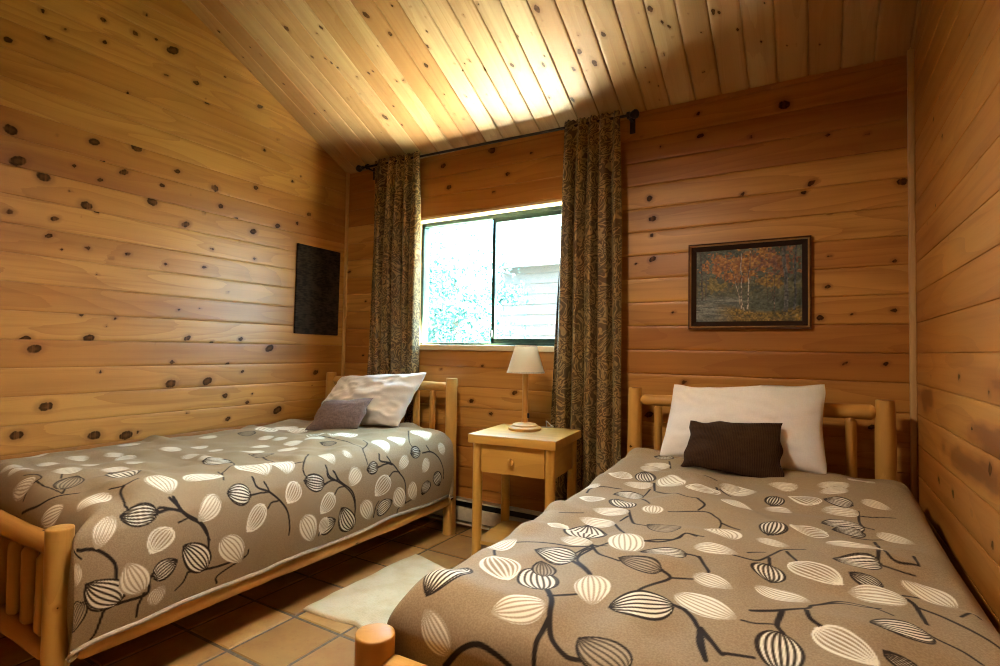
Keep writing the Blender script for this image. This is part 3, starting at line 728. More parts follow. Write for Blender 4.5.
# ------------------------------------------------------------------ board walls
def boards(name, origin, U, Vd, Nn, bands, knots, mat, prof_w=0.0032, prof_d=0.0045, slot=.0008, du=0.018, dv=0.012,
           clip=None, tones=None, seed=1, parent=None, backing=None, stray=0, heart=()):
    """tongue and groove boards: bands = (v0, v1, u0, u1); U = direction along the boards, Vd across"""
    R = np.random.default_rng(seed)
    origin = np.array(origin, float); U = np.array(U, float); Vd = np.array(Vd, float); Nn = np.array(Nn, float)
    VV = []; FF = []; GR = []; KD = []; TN = []; base = 0
    K = np.array(knots, float).reshape(-1, 3)
    tone_of = {}
    for (v0, v1, u0, u1) in bands:
        key = round(v0, 3)
        if key not in tone_of:
            tone_of[key] = (R.random() if tones is None or key not in tones else tones[key], R.random(3)*9)
        tone, rnd = tone_of[key]
        nu = max(2, int((u1-u0)/du)+1)
        us = np.linspace(u0, u1, nu)
        inner = np.linspace(v0+prof_w, v1-prof_w, max(2, int((v1-v0)/dv)))
        vs = np.concatenate([[v0, v0+slot, v0+slot, v0+slot+(prof_w-slot)*.4], inner, [v1-slot-(prof_w-slot)*.4, v1-slot, v1-slot, v1]])
        dep = np.concatenate([[-prof_d, -prof_d, -prof_d*.45, -prof_d*0.15], np.zeros(len(inner)), [-prof_d*.15, -prof_d*.45, -prof_d, -prof_d]])
        UU, V2 = np.meshgrid(us, vs, indexing='ij')
        DD = np.broadcast_to(dep, UU.shape)
        k = np.full(UU.shape, 4.0); warp = np.zeros(UU.shape)
        kk = [(a, b, r) for a, b, r in K if v0 <= b <= v1 and u0-0.05 <= a <= u1+0.05]
        for _ in range(int(stray*(u1-u0))):
            kk.append((R.uniform(u0, u1), R.uniform(v0, v1), R.uniform(0.0035, 0.008)))
        for a, b, r in kk:
            q_ = (math.sin(a*91.7+b*47.3)*43758.5) % 1.0
            ru = r*(1.15+.5*q_); ca_, sa_ = math.cos(.9*(q_-.4)), math.sin(.9*(q_-.4))
            k = np.minimum(k, np.hypot(((UU-a)*ca_+(V2-b)*sa_)/ru, ((V2-b)*ca_-(UU-a)*sa_)/r))
            dvv = V2-b
            warp += np.tanh(dvv/(r*0.6))*r*1.1*np.exp(-np.abs((UU-a)/(3.2*r))**1.6)*np.exp(-np.abs(dvv)/(3*r))
        P = origin + UU[..., None]*U + V2[..., None]*Vd + DD[..., None]*Nn
        if clip is not None: P, keep = clip(P)
        idx = np.arange(UU.size).reshape(UU.shape)+base
        F = np.stack([idx[:-1, :-1], idx[1:, :-1], idx[1:, 1:], idx[:-1, 1:]], -1).reshape(-1, 4)
        if clip is not None:
            kf = keep.ravel()[(F-base)].any(1); F = F[kf]
        VV.append(P.reshape(-1, 3)); FF.append(F)
        g = np.stack([UU+rnd[0]*3, (V2-v0)-warp+rnd[1], np.full(UU.shape, rnd[2])], -1)
        GR.append(g.reshape(-1, 3)); KD.append(k.ravel())
        tn = np.full(UU.shape, tone)
        for (ha, hb, hra, hrb) in heart:
            if v0-.01 <= hb <= v1+.01: tn = np.maximum(tn, 1.3*np.clip(2.2*(1.1-np.hypot((UU-ha)/hra, (V2-hb)/hrb)+.35*vnoise(UU*14, V2*26, 3)), 0, 1))
        TN.append(tn.ravel())
        base += UU.size
    n_front = sum(len(f) for f in FF)
    for (lo, hi) in (backing or []):
        c = np.array([[x, y, z] for x in (lo[0], hi[0]) for y in (lo[1], hi[1]) for z in (lo[2], hi[2])], float)
        VV.append(c); q = np.array([[0, 1, 3, 2], [4, 6, 7, 5], [0, 4, 5, 1], [2, 3, 7, 6], [0, 2, 6, 4], [1, 5, 7, 3]])+base
        FF.append(q); base += 8
        GR.append(c.copy()); KD.append(np.full(8, 4.0)); TN.append(np.full(8, 0.5))
    F = np.concatenate(FF)
    # front faces must look along Nn
    Vall = np.concatenate(VV)
    f0 = F[0]; nn = np.cross(Vall[f0[1]]-Vall[f0[0]], Vall[f0[2]]-Vall[f0[0]])
    if nn @ Nn < 0: F[:n_front] = F[:n_front][:, ::-1]
    return mesh_obj(name, Vall, F, mat, parent, dict(gr=('FLOAT_VECTOR', np.concatenate(GR)), kd=('FLOAT', np.concatenate(KD)), tone=('FLOAT', np.concatenate(TN))))

PITCH = 0.1297
ZB = [1.163-PITCH*9+PITCH*i for i in range(40)]      # board joints, the same on every wall
ZB = [z for z in ZB if z < 4.7]
W_X0, W_X1, W_Z0, W_Z1 = -2.425, -1.205, 1.163, 2.052   # window opening

# back wall ------------------------------------------------
bands = []
for i in range(len(ZB)-1):
    v0, v1 = max(0.0, ZB[i]), ZB[i+1]
    if v0 > 2.52 or v1 <= 0: continue
    v1 = min(v1, 2.52)
    if v1 > W_Z0+0.01 and v0 < W_Z1-0.001:
        if v1 > W_Z1+0.01:
            bands += [(v0, v1, XL-0.02, W_X0-0.0), (v0, v1, W_X1, XR+0.02)]
            bands.append((W_Z1, v1, W_X0, W_X1))
        else:
            bands += [(v0, v1, XL-0.02, W_X0), (v0, v1, W_X1, XR+0.02)]
    else: bands.append((v0, v1, XL-0.02, XR+0.02))
def tz(d): return {round(max(0.0, ZB[min(range(len(ZB)), key=lambda i: abs(ZB[i]-z))]), 3): t for z, t in d.items()}
tb = tz({2.46: .6, 2.33: .65, 2.2: .85, 2.07: .65, 1.94: .0, 1.81: .15, 1.683: .05, 1.55: .5, 1.42: .0, 1.291: .35, 1.163: .6, 1.036: .7, .905: .35, .775: .15, .645: .1})  # upper boards darkened partly to imitate shade, lower ones lightened behind the headboards
yb0, yb1 = YB+0.007, YB+0.13
struct(boards('wall_back', (0, YB, 0), (1, 0, 0), (0, 0, 1), (0, -1, 0), bands, KNOTS_BACK, M['wall'], tones=tb, seed=4, stray=0.25,
    backing=[((XL-.1, yb0, 0), (W_X0, yb1, 2.5)), ((W_X1, yb0, 0), (XR+.1, yb1, 2.5)), ((W_X0, yb0, 0), (W_X1, yb1, W_Z0-0.03)), ((W_X0, yb0, W_Z1+.012), (W_X1, yb1, 2.5))]))

def clip_side(P):
    zc = ceil_z(P[..., 1])+0.015
    keep = P[..., 2] <= zc
    P = P.copy(); P[..., 2] = np.minimum(P[..., 2], zc)
    return P, keep
bands = []
for i in range(len(ZB)-1):
    v0, v1 = max(0.0, ZB[i]), ZB[i+1]
    if v1 <= 0: continue
    ymax = min(YB, YB-(v0-2.5)/0.49)
    if ymax < YF: continue
    bands.append((v0, v1, YF, ymax))
tl = tz({2.46: .5, 2.33: .45, 2.2: .3, 2.07: .75, 1.94: .9, 1.81: .5, 1.683: .3, 1.55: .35, 1.42: .3, 1.291: .55, 1.163: .35, 1.036: .75, .905: .5, .775: .3, .645: .4})
struct(boards('wall_left', (XL, 0, 0), (0, 1, 0), (0, 0, 1), (1, 0, 0), bands, KNOTS_LEFT, M['wall'], clip=clip_side, tones=tl, seed=9, stray=0.3,
    backing=[((XL-.1, YF, 0), (XL-.007, YB+.13, 2.49))]))
struct(boards('wall_right', (XR, 0, 0), (0, 1, 0), (0, 0, 1), (-1, 0, 0), bands, KNOTS_RIGHT, M['wall'], heart=HEART_R, clip=clip_side, tones={round(max(0.0, z), 3): float(t_) for z, t_ in zip(ZB, np.random.default_rng(2).uniform(.35, 1.0, len(ZB)))}, seed=21, stray=0.3,  # random board tones biased dark to imitate shade on this wall
    backing=[((XR+.007, YF, 0), (XR+.1, YB+.13, 2.49))]))
fb = [(max(0, ZB[i]), ZB[i+1], XL-.02, XR+.02) for i in range(len(ZB)-1) if ZB[i+1] > 0]
struct(boards('wall_front', (0, YF, 0), (1, 0, 0), (0, 0, 1), (0, 1, 0), fb, [], M['wall'], du=0.2, dv=0.05, seed=31))
# ceiling --------------------------------------------------
cl = math.hypot(1, .49)
xs = [-0.790+0.1292*i for i in range(-19, 11)]
cb = [(xs[i], xs[i+1], YF-.05, YB+0.02) for i in range(len(xs)-1)]
# u runs along the room (Y); the board plane rises towards the camera
kc = KNOTS_CEILING
struct(boards('ceiling', (0, 0, 2.485+.49*YB), (0, 1, -.49), (1, 0, 0), (0, -.49/cl, -1/cl), cb, kc, M['ceil'], prof_w=0.007, prof_d=0.009, slot=.0024, du=0.016, seed=14, stray=2.2))
cs_ = 0.012
roofV = [(XL-.3, YF-.2, ceil_z(YF-.2)+.03), (XR+.3, YF-.2, ceil_z(YF-.2)+.03), (XR+.3, YB+.22, ceil_z(YB+.22)+.03), (XL-.3, YB+.22, ceil_z(YB+.22)+.03)]
roofV += [(x, y, z+.12) for x, y, z in roofV]
struct(mesh_obj('roof', roofV, [(0, 3, 2, 1), (4, 5, 6, 7), (0, 1, 5, 4), (1, 2, 6, 5), (2, 3, 7, 6), (3, 0, 4, 7)], plain('roof_deck', (.2, .15, .1), .8)))
# corner trims
b = MB(); b.box((XR-.012, YB-.011, 1.255), (.024, .022, 2.51), .004, 2, tone=.3); struct(b.build('trim_1', M['trim']))
b = MB(); b.box((XL+.013, YB-.010, 1.245), (.022, .020, 2.49), .004, 2, tone=.8); struct(b.build('trim_2', M['trim']))

# floor ----------------------------------------------------
px_, py_, gw = 0.272, 0.302, 0.010
V = []; F = []; T = []; MI = []
x0 = -1.907 - px_*5; y0 = 1.553-py_*10
nx_, ny_ = 14, 16
for i in range(nx_):
    for j in range(ny_):
        a = max(XL-.02, x0+i*px_+gw/2); bb = min(XR+.02, x0+(i+1)*px_-gw/2); c = max(YF-.02, y0+j*py_+gw/2); d = min(YB+.02, y0+(j+1)*py_-gw/2)
        if bb-a < .02 or d-c < .02: continue
        k = len(V); e = .006; jx, jy = (rng.random(2)-.5)*.002
        V += [(a+jx, c+jy, -.005), (bb+jx, c+jy, -.005), (bb+jx, d+jy, -.005), (a+jx, d+jy, -.005), (a+e, c+e, 0), (bb-e, c+e, 0), (bb-e, d-e, 0), (a+e, d-e, 0)]
        F += [(k+4, k+5, k+6, k+7), (k, k+1, k+5, k+4), (k+1, k+2, k+6, k+5), (k+2, k+3, k+7, k+6), (k+3, k, k+4, k+7)]; MI += [0]*5
        T += [float(rng.random())]*8
k = len(V); V += [(XL-.1, YF-.1, -.0035), (XR+.1, YF-.1, -.0035), (XR+.1, YB+.1, -.0035), (XL-.1, YB+.1, -.0035)]; F += [(k, k+1, k+2, k+3)]; MI += [1]; T += [0]*4
struct(mesh_obj('floor', V, F, [M['tile'], M['grout']], None, dict(tone=('FLOAT', T)), False, MI))

# window ---------------------------------------------------
win = struct(empty('window_1', ((W_X0+W_X1)/2, YB+.06, W_Z0)))
def wpart(fn, name, mat, par=None, **kw):
    b = MB(); fn(b); o = b.build(name, mat, par or win, **kw)
    if par is None: o.location = -Vector(win.location)
    return o
yj = YB+.062
def jambs(b):
    b.box((W_X0+.009, yj, (W_Z0+W_Z1)/2), (.018, .136, W_Z1-W_Z0), .002, 2)
    b.box((W_X1-.009, yj, (W_Z0+W_Z1)/2), (.018, .136, W_Z1-W_Z0), .002, 2)
    b.box(((W_X0+W_X1)/2, yj, W_Z1-.002), (W_X1-W_X0, .136, .018), .002, 0)
wpart(jambs, 'window_jamb', M['jamb'])
wpart(lambda b: b.box(((W_X0+W_X1)/2, YB+.052, W_Z0-.003), (W_X1-W_X0+.03, .16, .034), .004, 0), 'window_sill', M['jamb'])
fx0, fx1, fz0, fz1, fy = W_X0+.018, W_X1-.018, W_Z0+.014, W_Z1-.011, YB+.098
def fr(b):
    t = .026
    b.box((fx0+t/2, fy, (fz0+fz1)/2), (t*.8, .06, fz1-fz0), .002); b.box((fx1-t/2, fy, (fz0+fz1)/2), (t, .06, fz1-fz0), .002)
    b.box(((fx0+fx1)/2, fy, fz1-t/2), (fx1-fx0, .06, t), .002); b.box(((fx0+fx1)/2, fy, fz0+t/2*.6), (fx1-fx0, .06, t*.6), .002)
wpart(fr, 'window_frame', M['alu'])
xm = -1.812
def sash(xa, xb, y, name, wl, wr, wt=.022, wb=.026):
    def f(b):
        za, zb = fz0+.012, fz1-.018
        b.box((xa+wl/2, y, (za+zb)/2), (wl, .022, zb-za), .002); b.box((xb-wr/2, y, (za+zb)/2), (wr, .022, zb-za), .002)
        b.box(((xa+xb)/2, y, zb-wt/2), (xb-xa, .022, wt), .002); b.box(((xa+xb)/2, y, za+wb/2), (xb-xa, .022, wb), .002)
    s_ = wpart(f, name, M['alu'])
    b = MB(); b.box(((xa+xb)/2, y+.002, (fz0+fz1)/2), (xb-xa-.01, .004, fz1-fz0-.04), 0); b.build('glass_pane', M['glass'], s_, smooth=False)
    return s_
sash(fx0+.008, xm+.006, YB+.112, 'window_sash', .010, .012, .010, .006)
s2 = sash(xm-.008, fx1-.008, YB+.086, 'window_sash', .024, .020, .034, .034)
b = MB(); b.box((xm-.004, YB+.072, 1.255), (.014, .014, .045), .003); b.box((xm-.012, YB+.066, 1.262), (.010, .018, .012), .002); b.build('latch', M['black'], s2)

# ------------------------------------------------------------------ log beds
def log_bed(xl, xr, yh, yf, hh, hf, spind_x, label, foot_spin, rf=0.036, fo=0.0):
    root = tag(empty('twin_bed', ((xl+xr)/2, (yh+yf)/2, 0)), label, 'bed', 'log twin beds')
    off = -Vector(root.location)
    def P(fn, name, mat=M['log'], auto=50):
        b = MB(); fn(b); o = b.build(name, mat, root, auto=auto); o.location = off; return o
    for x in (xl, xr):
        P(lambda b: b.log((x, yh, 0), (x, yh, hh), .038, .035, knots=6, wob=.003), 'head_post')
        P(lambda b: b.log((x+fo, yf, 0), (x+fo, yf, hf), rf, rf, knots=4, wob=.002), 'foot_post')
        P(lambda b: b.log((x, yf+.02, .215), (x, yh-.02, .215), .041, .038, rings=26, wob=.005, knots=5, tenon=.03, tr=.02), 'side_rail')
    P(lambda b: b.log((xl+.015, yh, hh-.060), (xr-.015, yh, hh-.056), .031, .029, rings=22, knots=5, tenon=.03, tr=.016), 'head_rail')
    P(lambda b: b.log((xl+.015, yh, .24), (xr-.015, yh, .24), .034, .034, rings=22, tenon=.03, tr=.016), 'lower_head_rail')
    P(lambda b: b.log((xl+.015, yf, hf-.068), (xr-.015, yf, hf-.064), .033, .031, rings=22, knots=4, tenon=.03, tr=.016), 'foot_rail')
    P(lambda b: b.log((xl+.015, yf, .215), (xr-.015, yf, .215), .033, .033, rings=22, tenon=.03, tr=.016), 'lower_foot_rail')
    for x in spind_x:
        P(lambda b: b.log((x, yh, .262), (x, yh, hh-.072), .022, .020, seg=14, tenon=.022, tr=.011), 'head_spindle')
    for x in foot_spin:
        P(lambda b: b.log((x, yf, .236), (x, yf, hf-.085), .022, .022, seg=14, tenon=.02, tr=.011), 'foot_spindle')
    P(lambda b: b.box(((xl+xr)/2, (yh+yf)/2, .262), (xr-xl-.09, yh-yf-.12, .02), .003, 1), 'bed_deck')
    return root
LBED = log_bed(-3.035, -1.955, 2.735, 0.735, .967, .590, [-2.103-.131*k for k in range(7)], 'honey log twin bed standing along the left wall below the dark panel', [-2.062-.1135*k for k in range(9)], fo=-.017)
RBED = log_bed(-0.797, 0.262, 2.750, 0.842, .965, .560, [.141-.1365*k for k in range(7)], 'honey log twin bed standing along the right wall under the picture', [.17-.1135*k for k in range(9)], rf=.041, fo=.013)

def mattress(x0, x1, y0, y1, z0, z1, label):
    b = MB(); b.box(((x0+x1)/2, (y0+y1)/2, (z0+z1)/2), (x1-x0, y1-y0, z1-z0), .035, 1)
    return tag(b.build('mattress', M['mattress'], smooth=True, auto=80), label, 'mattress')
mattress(-2.985, -1.985, .85, 2.62, .273, .585, 'thick mattress under the comforter of the bed on the left')
mattress(-.755, .245, .96, 2.61, .273, .565, 'thick mattress under the comforter of the bed on the right')

# ------------------------------------------------------------------ comforters
def seg_dist(S, T, ax, ay, bx, by):
    dx, dy = bx-ax, by-ay; L2 = dx*dx+dy*dy+1e-12
    u = np.clip(((S-ax)*dx+(T-ay)*dy)/L2, 0, 1)
    return np.hypot(S-ax-u*dx, T-ay-u*dy)
def catmull(pts, n=8):
    P = np.array(pts, float)
    if len(P) < 3: return np.linspace(P[0], P[-1], 6)
    Q = np.vstack([2*P[0]-P[1], P, 2*P[-1]-P[-2]]); out = []
    for i in range(1, len(Q)-2):
        t = np.linspace(0, 1, n, endpoint=False)[:, None]
        a, b_, c, d = Q[i-1], Q[i], Q[i+1], Q[i+2]
        out.append(.5*((2*b_)+(-a+c)*t+(2*a-5*b_+4*c-d)*t**2+(-a+3*b_-3*c+d)*t**3))
    out.append(P[-1:]); return np.vstack(out)
def paint_leaves(s, t, leaves, stems):
    cream = np.zeros((len(s), len(t)), np.float32); dark = np.zeros_like(cream)
    def win_(x0, x1, y0, y1):
        i0, i1 = np.searchsorted(s, [x0, x1]); j0, j1 = np.searchsorted(t, [y0, y1])
        return slice(max(0, i0-1), i1+1), slice(max(0, j0-1), j1+1)
    R = np.random.default_rng(5)
    def cov(d, hw, soft=.0011): return np.clip(.5+(hw-d)/(2*soft), 0, 1)
    for hw, pts in stems:
        C = catmull(pts)
        m = .02
        for i in range(len(C)-1):
            a, b_ = C[i], C[i+1]
            if np.hypot(*(b_-a)) > .12: continue
            wi = win_(min(a[0], b_[0])-m, max(a[0], b_[0])+m, min(a[1], b_[1])-m, max(a[1], b_[1])+m)
            S, T = np.meshgrid(s[wi[0]], t[wi[1]], indexing='ij')
            if S.size == 0: continue
            f = i/max(1, len(C)-1)
            d = seg_dist(S, T, a[0], a[1], b_[0], b_[1])
            dark[wi] = np.maximum(dark[wi], cov(d, hw*.5*(1.0-.25*f)))
    for ty, bx, by, tx, ty2, w in leaves:
        L = math.hypot(tx-bx, ty2-by)
        w = min(max(w, .30*L), .43*L)
        m = max(L, w)*1.0+.02
        cx, cy = (bx+tx)/2, (by+ty2)/2
        wi = win_(cx-m, cx+m, cy-m, cy+m)
        S, T = np.meshgrid(s[wi[0]], t[wi[1]], indexing='ij')
        if S.size == 0: continue
        ux, uy = (tx-bx)/L, (ty2-by)/L
        a = ((S-bx)*ux+(T-by)*uy)/L; bb = (-(S-bx)*uy+(T-by)*ux)
        bb = bb + .16*w*np.sin(a*2.6+R.uniform(0, 6))
        ac = np.clip(a, 0.0, 1.0)
        W = w*np.clip(ac, 0, 1)**.55*np.clip(1-ac, 0, 1)**.75/.416
        inside_d = np.minimum(W-np.abs(bb), np.minimum(a, 1-a)*L*1.3)
        inside = np.clip(.5+inside_d/.0022, 0, 1)
        nrm = bb/np.maximum(W, .004)
        ns = 3.1 if ty in 'AC' else 3.2
        ph = R.uniform(-.3, .3)
        x = nrm*ns+ph
        dl = np.abs(x-np.round(x))/ns*np.maximum(W, .004)      # metres to the nearest vein
        line = cov(dl, {'A': .0023, 'B': .0022, 'C': .0024, 'D': .0020}[ty])
        edge = cov(np.abs(inside_d), .0028)*(a > -.05)*(a < 1.05)
        sl = inside > 0.01
        dark[wi] = dark[wi]*(1-inside)
        if ty == 'A':
            c = inside*(1-.85*line); d = 0*inside
        elif ty == 'B':
            c = inside*(1-line)*.92; d = np.maximum(inside*line, edge)
        elif ty == 'C':
            c = np.maximum(inside*line, edge); d = 0*inside
        else:
            c = inside*.12; d = np.maximum(inside*line*.9, edge)
        cream[wi] = np.where(sl, c, np.maximum(cream[wi]*(1-inside), c))
        dark[wi] = np.maximum(dark[wi], d)
    return cream*(1-dark), dark

def graded(a, b, fine, coarse):
    out = [a]
    while out[-1] < b:
        f = (out[-1]-a)/(b-a); out.append(out[-1]+fine+(coarse-fine)*f)
    return np.array(out)
def comforter(c, fine, coarse, leaves, stems, label, ds):
    ms, mt = comf_range(c)
    s = np.arange(-ms, ms+ds, ds); t = graded(-mt, mt, fine, coarse)
    S, T = np.meshgrid(s, t, indexing='ij')
    P = comf_geom(c, S, T)
    cream, dark = paint_leaves(s, t, leaves, stems)
    idx = np.arange(S.size).reshape(S.shape)
    F = np.stack([idx[:-1, :-1], idx[1:, :-1], idx[1:, 1:], idx[:-1, 1:]], -1).reshape(-1, 4)
    o = mesh_obj('comforter', P.reshape(-1, 3), F, M['comforter'], None, dict(cream=('FLOAT', cream.ravel()), dark=('FLOAT', dark.ravel())), True)
    tag(o, label, 'comforter', 'leaf print comforters')
    # rolled hem all round
    q = np.arange(-ms, ms, .02); r_ = np.arange(-mt, mt, .02)
    ring = [(x, -mt) for x in q]+[(ms, y) for y in r_]+[(x, mt) for x in -q]+[(-ms, y) for y in -r_]
    rs = np.array(ring); hp = comf_geom(c, rs[:, 0], rs[:, 1])
    keep = [0]
    for i in range(1, len(hp)):
        if np.linalg.norm(hp[i]-hp[keep[-1]]) > .012: keep.append(i)
    b = MB(); b.tube([tuple(p) for p in hp[keep]], .009, 8, closed=True)
    h = b.build('hem', M['hem'], o)
    return o
M['hem'] = fabric('taupe_hem', (0.42, 0.33, 0.23), 300, .8, .1, .2)
comforter(COMF_L, .0032, .0044, LEAVES_L, STEMS_L, 'taupe comforter with leaf print on the bed along the left wall', .0032)
comforter(COMF_R, .0021, .0044, LEAVES_R, STEMS_R, 'taupe comforter with leaf print on the bed along the right wall', .0024)

# ------------------------------------------------------------------ pillows
def pillow(name, TL, TR, BR, BL, thick, mat, label, cat='pillow', n=56, wr=.009, seed=1, ear=.035, power=.5, group=None):
    TL, TR, BR, BL = [np.array(v, float) for v in (TL, TR, BR, BL)]
    u = np.sin(np.linspace(-1, 1, n)*np.pi/2*.985)/math.sin(np.pi/2*.985); v = u.copy()
    Ug, Vg = np.meshgrid(u, v, indexing='ij')
    Uw = Ug*(1-ear*(1-Vg**2)); Vw = Vg*(1-ear*1.2*(1-Ug**2))
    a = (Uw+1)/2; bq = (Vw+1)/2
    base = (BL*((1-a)*(1-bq))[..., None] + BR*(a*(1-bq))[..., None] + TR*(a*bq)[..., None] + TL*((1-a)*bq)[..., None])
    nrm = np.cross(TR-BL, TL-BR); nrm /= np.linalg.norm(nrm)
    if nrm[1] > 0: nrm = -nrm                            # towards the foot of the bed
    th = thick/2*((1-Ug**2).clip(0)*(1-Vg**2).clip(0))**power
    rad = np.hypot(Ug, Vg); ang = np.arctan2(Vg, Ug)
    crease = vnoise(ang*5+seed*7, rad*1.5, seed)*np.clip(rad-.35, 0, 1)*1.6 + .8*vnoise(Ug*3+seed, Vg*3, seed+3) + .6*(1-2*np.abs(vnoise(Ug*5+Vg*3+seed, Vg*4-Ug*2, seed+4))) + .25*vnoise(Ug*11, Vg*10, seed+5)
    edgef = ((1-Ug**2).clip(0)*(1-Vg**2).clip(0))**.3
    base = base + (TR-TL)/np.linalg.norm(TR-TL)*(.012*vnoise(Vg*2.6+seed, Ug*.8, seed+8)*np.abs(Ug)**3)[..., None] + (TL-BL)/np.linalg.norm(TL-BL)*(.010*vnoise(Ug*3.1+seed, Vg*.8, seed+9)*np.abs(Vg)**3)[..., None]
    f = base + nrm*((th + wr*crease*edgef)[..., None])
    bk = base - nrm*((th*.9 + wr*vnoise(Ug*4, Vg*4, seed+6)*edgef)[..., None])
    w = np.linalg.norm(TR-TL); h_ = np.linalg.norm(TL-BL)
    gr = np.stack([Ug*w/2, Vg*h_/2, 0*Ug+seed], -1)
    V = np.concatenate([f.reshape(-1, 3), bk.reshape(-1, 3)])
    idx = np.arange(n*n).reshape(n, n); i2 = idx+n*n
    F1 = np.stack([idx[:-1, :-1], idx[1:, :-1], idx[1:, 1:], idx[:-1, 1:]], -1).reshape(-1, 4)
    F2 = np.stack([i2[:-1, :-1], i2[:-1, 1:], i2[1:, 1:], i2[1:, :-1]], -1).reshape(-1, 4)
    o = mesh_obj(name, V, np.concatenate([F1, F2]), mat, None, dict(gr=('FLOAT_VECTOR', np.concatenate([gr.reshape(-1, 3)]*2))), True)
    bm = bmesh.new(); bm.from_mesh(o.data); bmesh.ops.remove_doubles(bm, verts=bm.verts[:], dist=1e-5)
    bmesh.ops.recalc_face_normals(bm, faces=bm.faces[:]); bm.to_mesh(o.data); bm.free()
    for p in o.data.polygons: p.use_smooth = True
    return tag(o, label, cat, group)
pillow('pillow', (-.585, 2.665, .990), (.042, 2.665, 1.022), (.045, 2.515, .664), (-.606, 2.515, .672), .21, M['white_cotton'], 'plump white pillow leaning on the headboard of the bed on the right', seed=2, group='white bed pillows')
pillow('throw_pillow', (-.470, 2.475, .842), (-.110, 2.475, .872), (-.098, 2.372, .652), (-.492, 2.372, .662), .11, M['corduroy'], 'small dark brown ribbed throw pillow against the white pillow on the right bed', seed=5, ear=.03, wr=.003)
pillow('pillow', (-2.845, 2.665, .950), (-2.110, 2.675, 1.000), (-2.235, 2.555, .655), (-2.93, 2.49, .650), .20, M['white_cotton'], 'crumpled white pillow leaning on the headboard of the bed on the left', seed=9, wr=.022, group='white bed pillows')
pillow('throw_pillow', (-2.575, 2.275, .818), (-2.335, 2.445, .845), (-2.355, 2.335, .655), (-2.605, 2.160, .650), .10, M['taupe_felt'], 'small smooth taupe throw pillow against the white pillow on the left bed', seed=12, ear=.03, wr=.003)

# ------------------------------------------------------------------ nightstand and lamp
NSX, NSY, NSR, NSZ = -1.312, 2.525, 0.10, 0.718
ns = tag(empty('nightstand', (NSX, NSY, 0), NSR), 'honey pine nightstand with one drawer between the two beds', 'nightstand')
def NP(fn, name, mat=M['table'], par=None, auto=45):
    b = MB(); fn(b); return b.build(name, mat, par or ns, auto=auto)
w, d = .475, .44
NP(lambda b: b.box((0, 0, NSZ-.023), (w, d, .046), .007, 0, tone=.2), 'table_top')
lx, ly = w/2-.040, d/2-.042
for sx in (-1, 1):
    for sy in (-1, 1):
        NP(lambda b: b.log((sx*lx, sy*ly, 0), (sx*lx, sy*ly, NSZ-.045), .025, .025, seg=18, rings=8, wob=.001, cap=.003), 'leg')
for sx in (-1, 1):
    NP(lambda b: b.box((sx*lx, 0, NSZ-.123), (.018, 2*ly-.02, .155), .002, 1), 'side_panel')
NP(lambda b: b.box((0, ly, NSZ-.123), (2*lx-.02, .018, .155), .002, 0), 'back_panel')
dr = NP(lambda b: b.box((0, -ly-.006, NSZ-.121), (2*lx-.052, .02, .142), .004, 0, tone=.4), 'drawer')
def knob(b):
    b.lathe([(0, 0), (.007, 0), (.007, .010), (.014, .014), (.017, .020), (.016, .026), (.010, .030), (0, .031)], (0, 0, 0), 20)
    b.V = [(x+.0, -ly-.016-z, NSZ-.123+y) for x, y, z in b.V]
NP(knob, 'knob', M['table'], dr)
NP(lambda b: b.box((0, 0, .165), (2*lx+.01, 2*ly+.01, .020), .003, 0, tone=.7), 'shelf')

LX, LY, LZ = -1.350, 2.575, NSZ+.0005
lamp = tag(empty('table_lamp', (LX, LY, LZ)), 'turned wooden table lamp with plain cream shade on the nightstand', 'lamp')
def LP(fn, name, mat, **kw):
    b = MB(); fn(b); return b.build(name, mat, lamp, **kw)
LP(lambda b: b.lathe([(0, 0), (.086, 0), (.090, .004), (.090, .013), (.084, .018), (.070, .021), (.068, .028), (.060, .033), (.030, .036), (.020, .042), (0, .042)], (0, 0, 0), 48), 'base', M['table'])
LP(lambda b: b.lathe([(0, .036), (.018, .036), (.0165, .05), (.0155, .2), (.0155, .31), (.017, .318), (.012, .326), (0, .326)], (0, 0, 0), 24), 'stem', M['lampwood'])
LP(lambda b: b.lathe([(0, .32), (.013, .32), (.013, .372), (.009, .376), (0, .376)], (0, 0, 0), 20), 'socket', M['brass'])
sh = LP(lambda b: b.lathe([(.102, .310), (.058, .456), (.0565, .456), (.1005, .310), (.102, .310)], (0, 0, 0), 56), 'lamp_shade', M['shade'])
bb = MB(); bb.lathe([(.1035, .308), (.1030, .316), (.0995, .316), (.0995, .308), (.1035, .308)], (0, 0, 0), 56); b2 = MB(); b2.lathe([(.0598, .450), (.0592, .458), (.0556, .458), (.0562, .450), (.0598, .450)], (0, 0, 0), 56)
rt_ = fabric('rim_tape', (.62, .55, .44), 300); bb.build('shade_rim', rt_, sh); b2.build('shade_rim', rt_, sh)
def spider(b):
    b.tube([(.011, 0, .365), (.045, 0, .385), (.060, 0, .40), (.080, 0, .37)], .0016, 6); b.tube([(-.011, 0, .365), (-.045, 0, .385), (-.060, 0, .40), (-.080, 0, .37)], .0016, 6)
LP(spider, 'shade_harp', M['brass'])
LP(lambda b: b.lathe([(0, .374), (.012, .376), (.016, .39), (.026, .415), (.024, .435), (.012, .447), (0, .450)], (0, 0, 0), 20), 'bulb', plain('frosted_bulb', (.75, .73, .68), .3))
def cord(b):
    pts = [(.0, .075, .006), (.03, .11, .004), (.075, .13, .004), (.10, .155, .006), (.075, .170, .012), (.045, .178, .03), (.035, .20, .010), (.03, .215, -.05), (.03, .22, -.35), (.03, .22, -.5)]
    b.tube(catmull(pts, 6), .0032, 8)
LP(cord, 'power_cord', M['cord'])
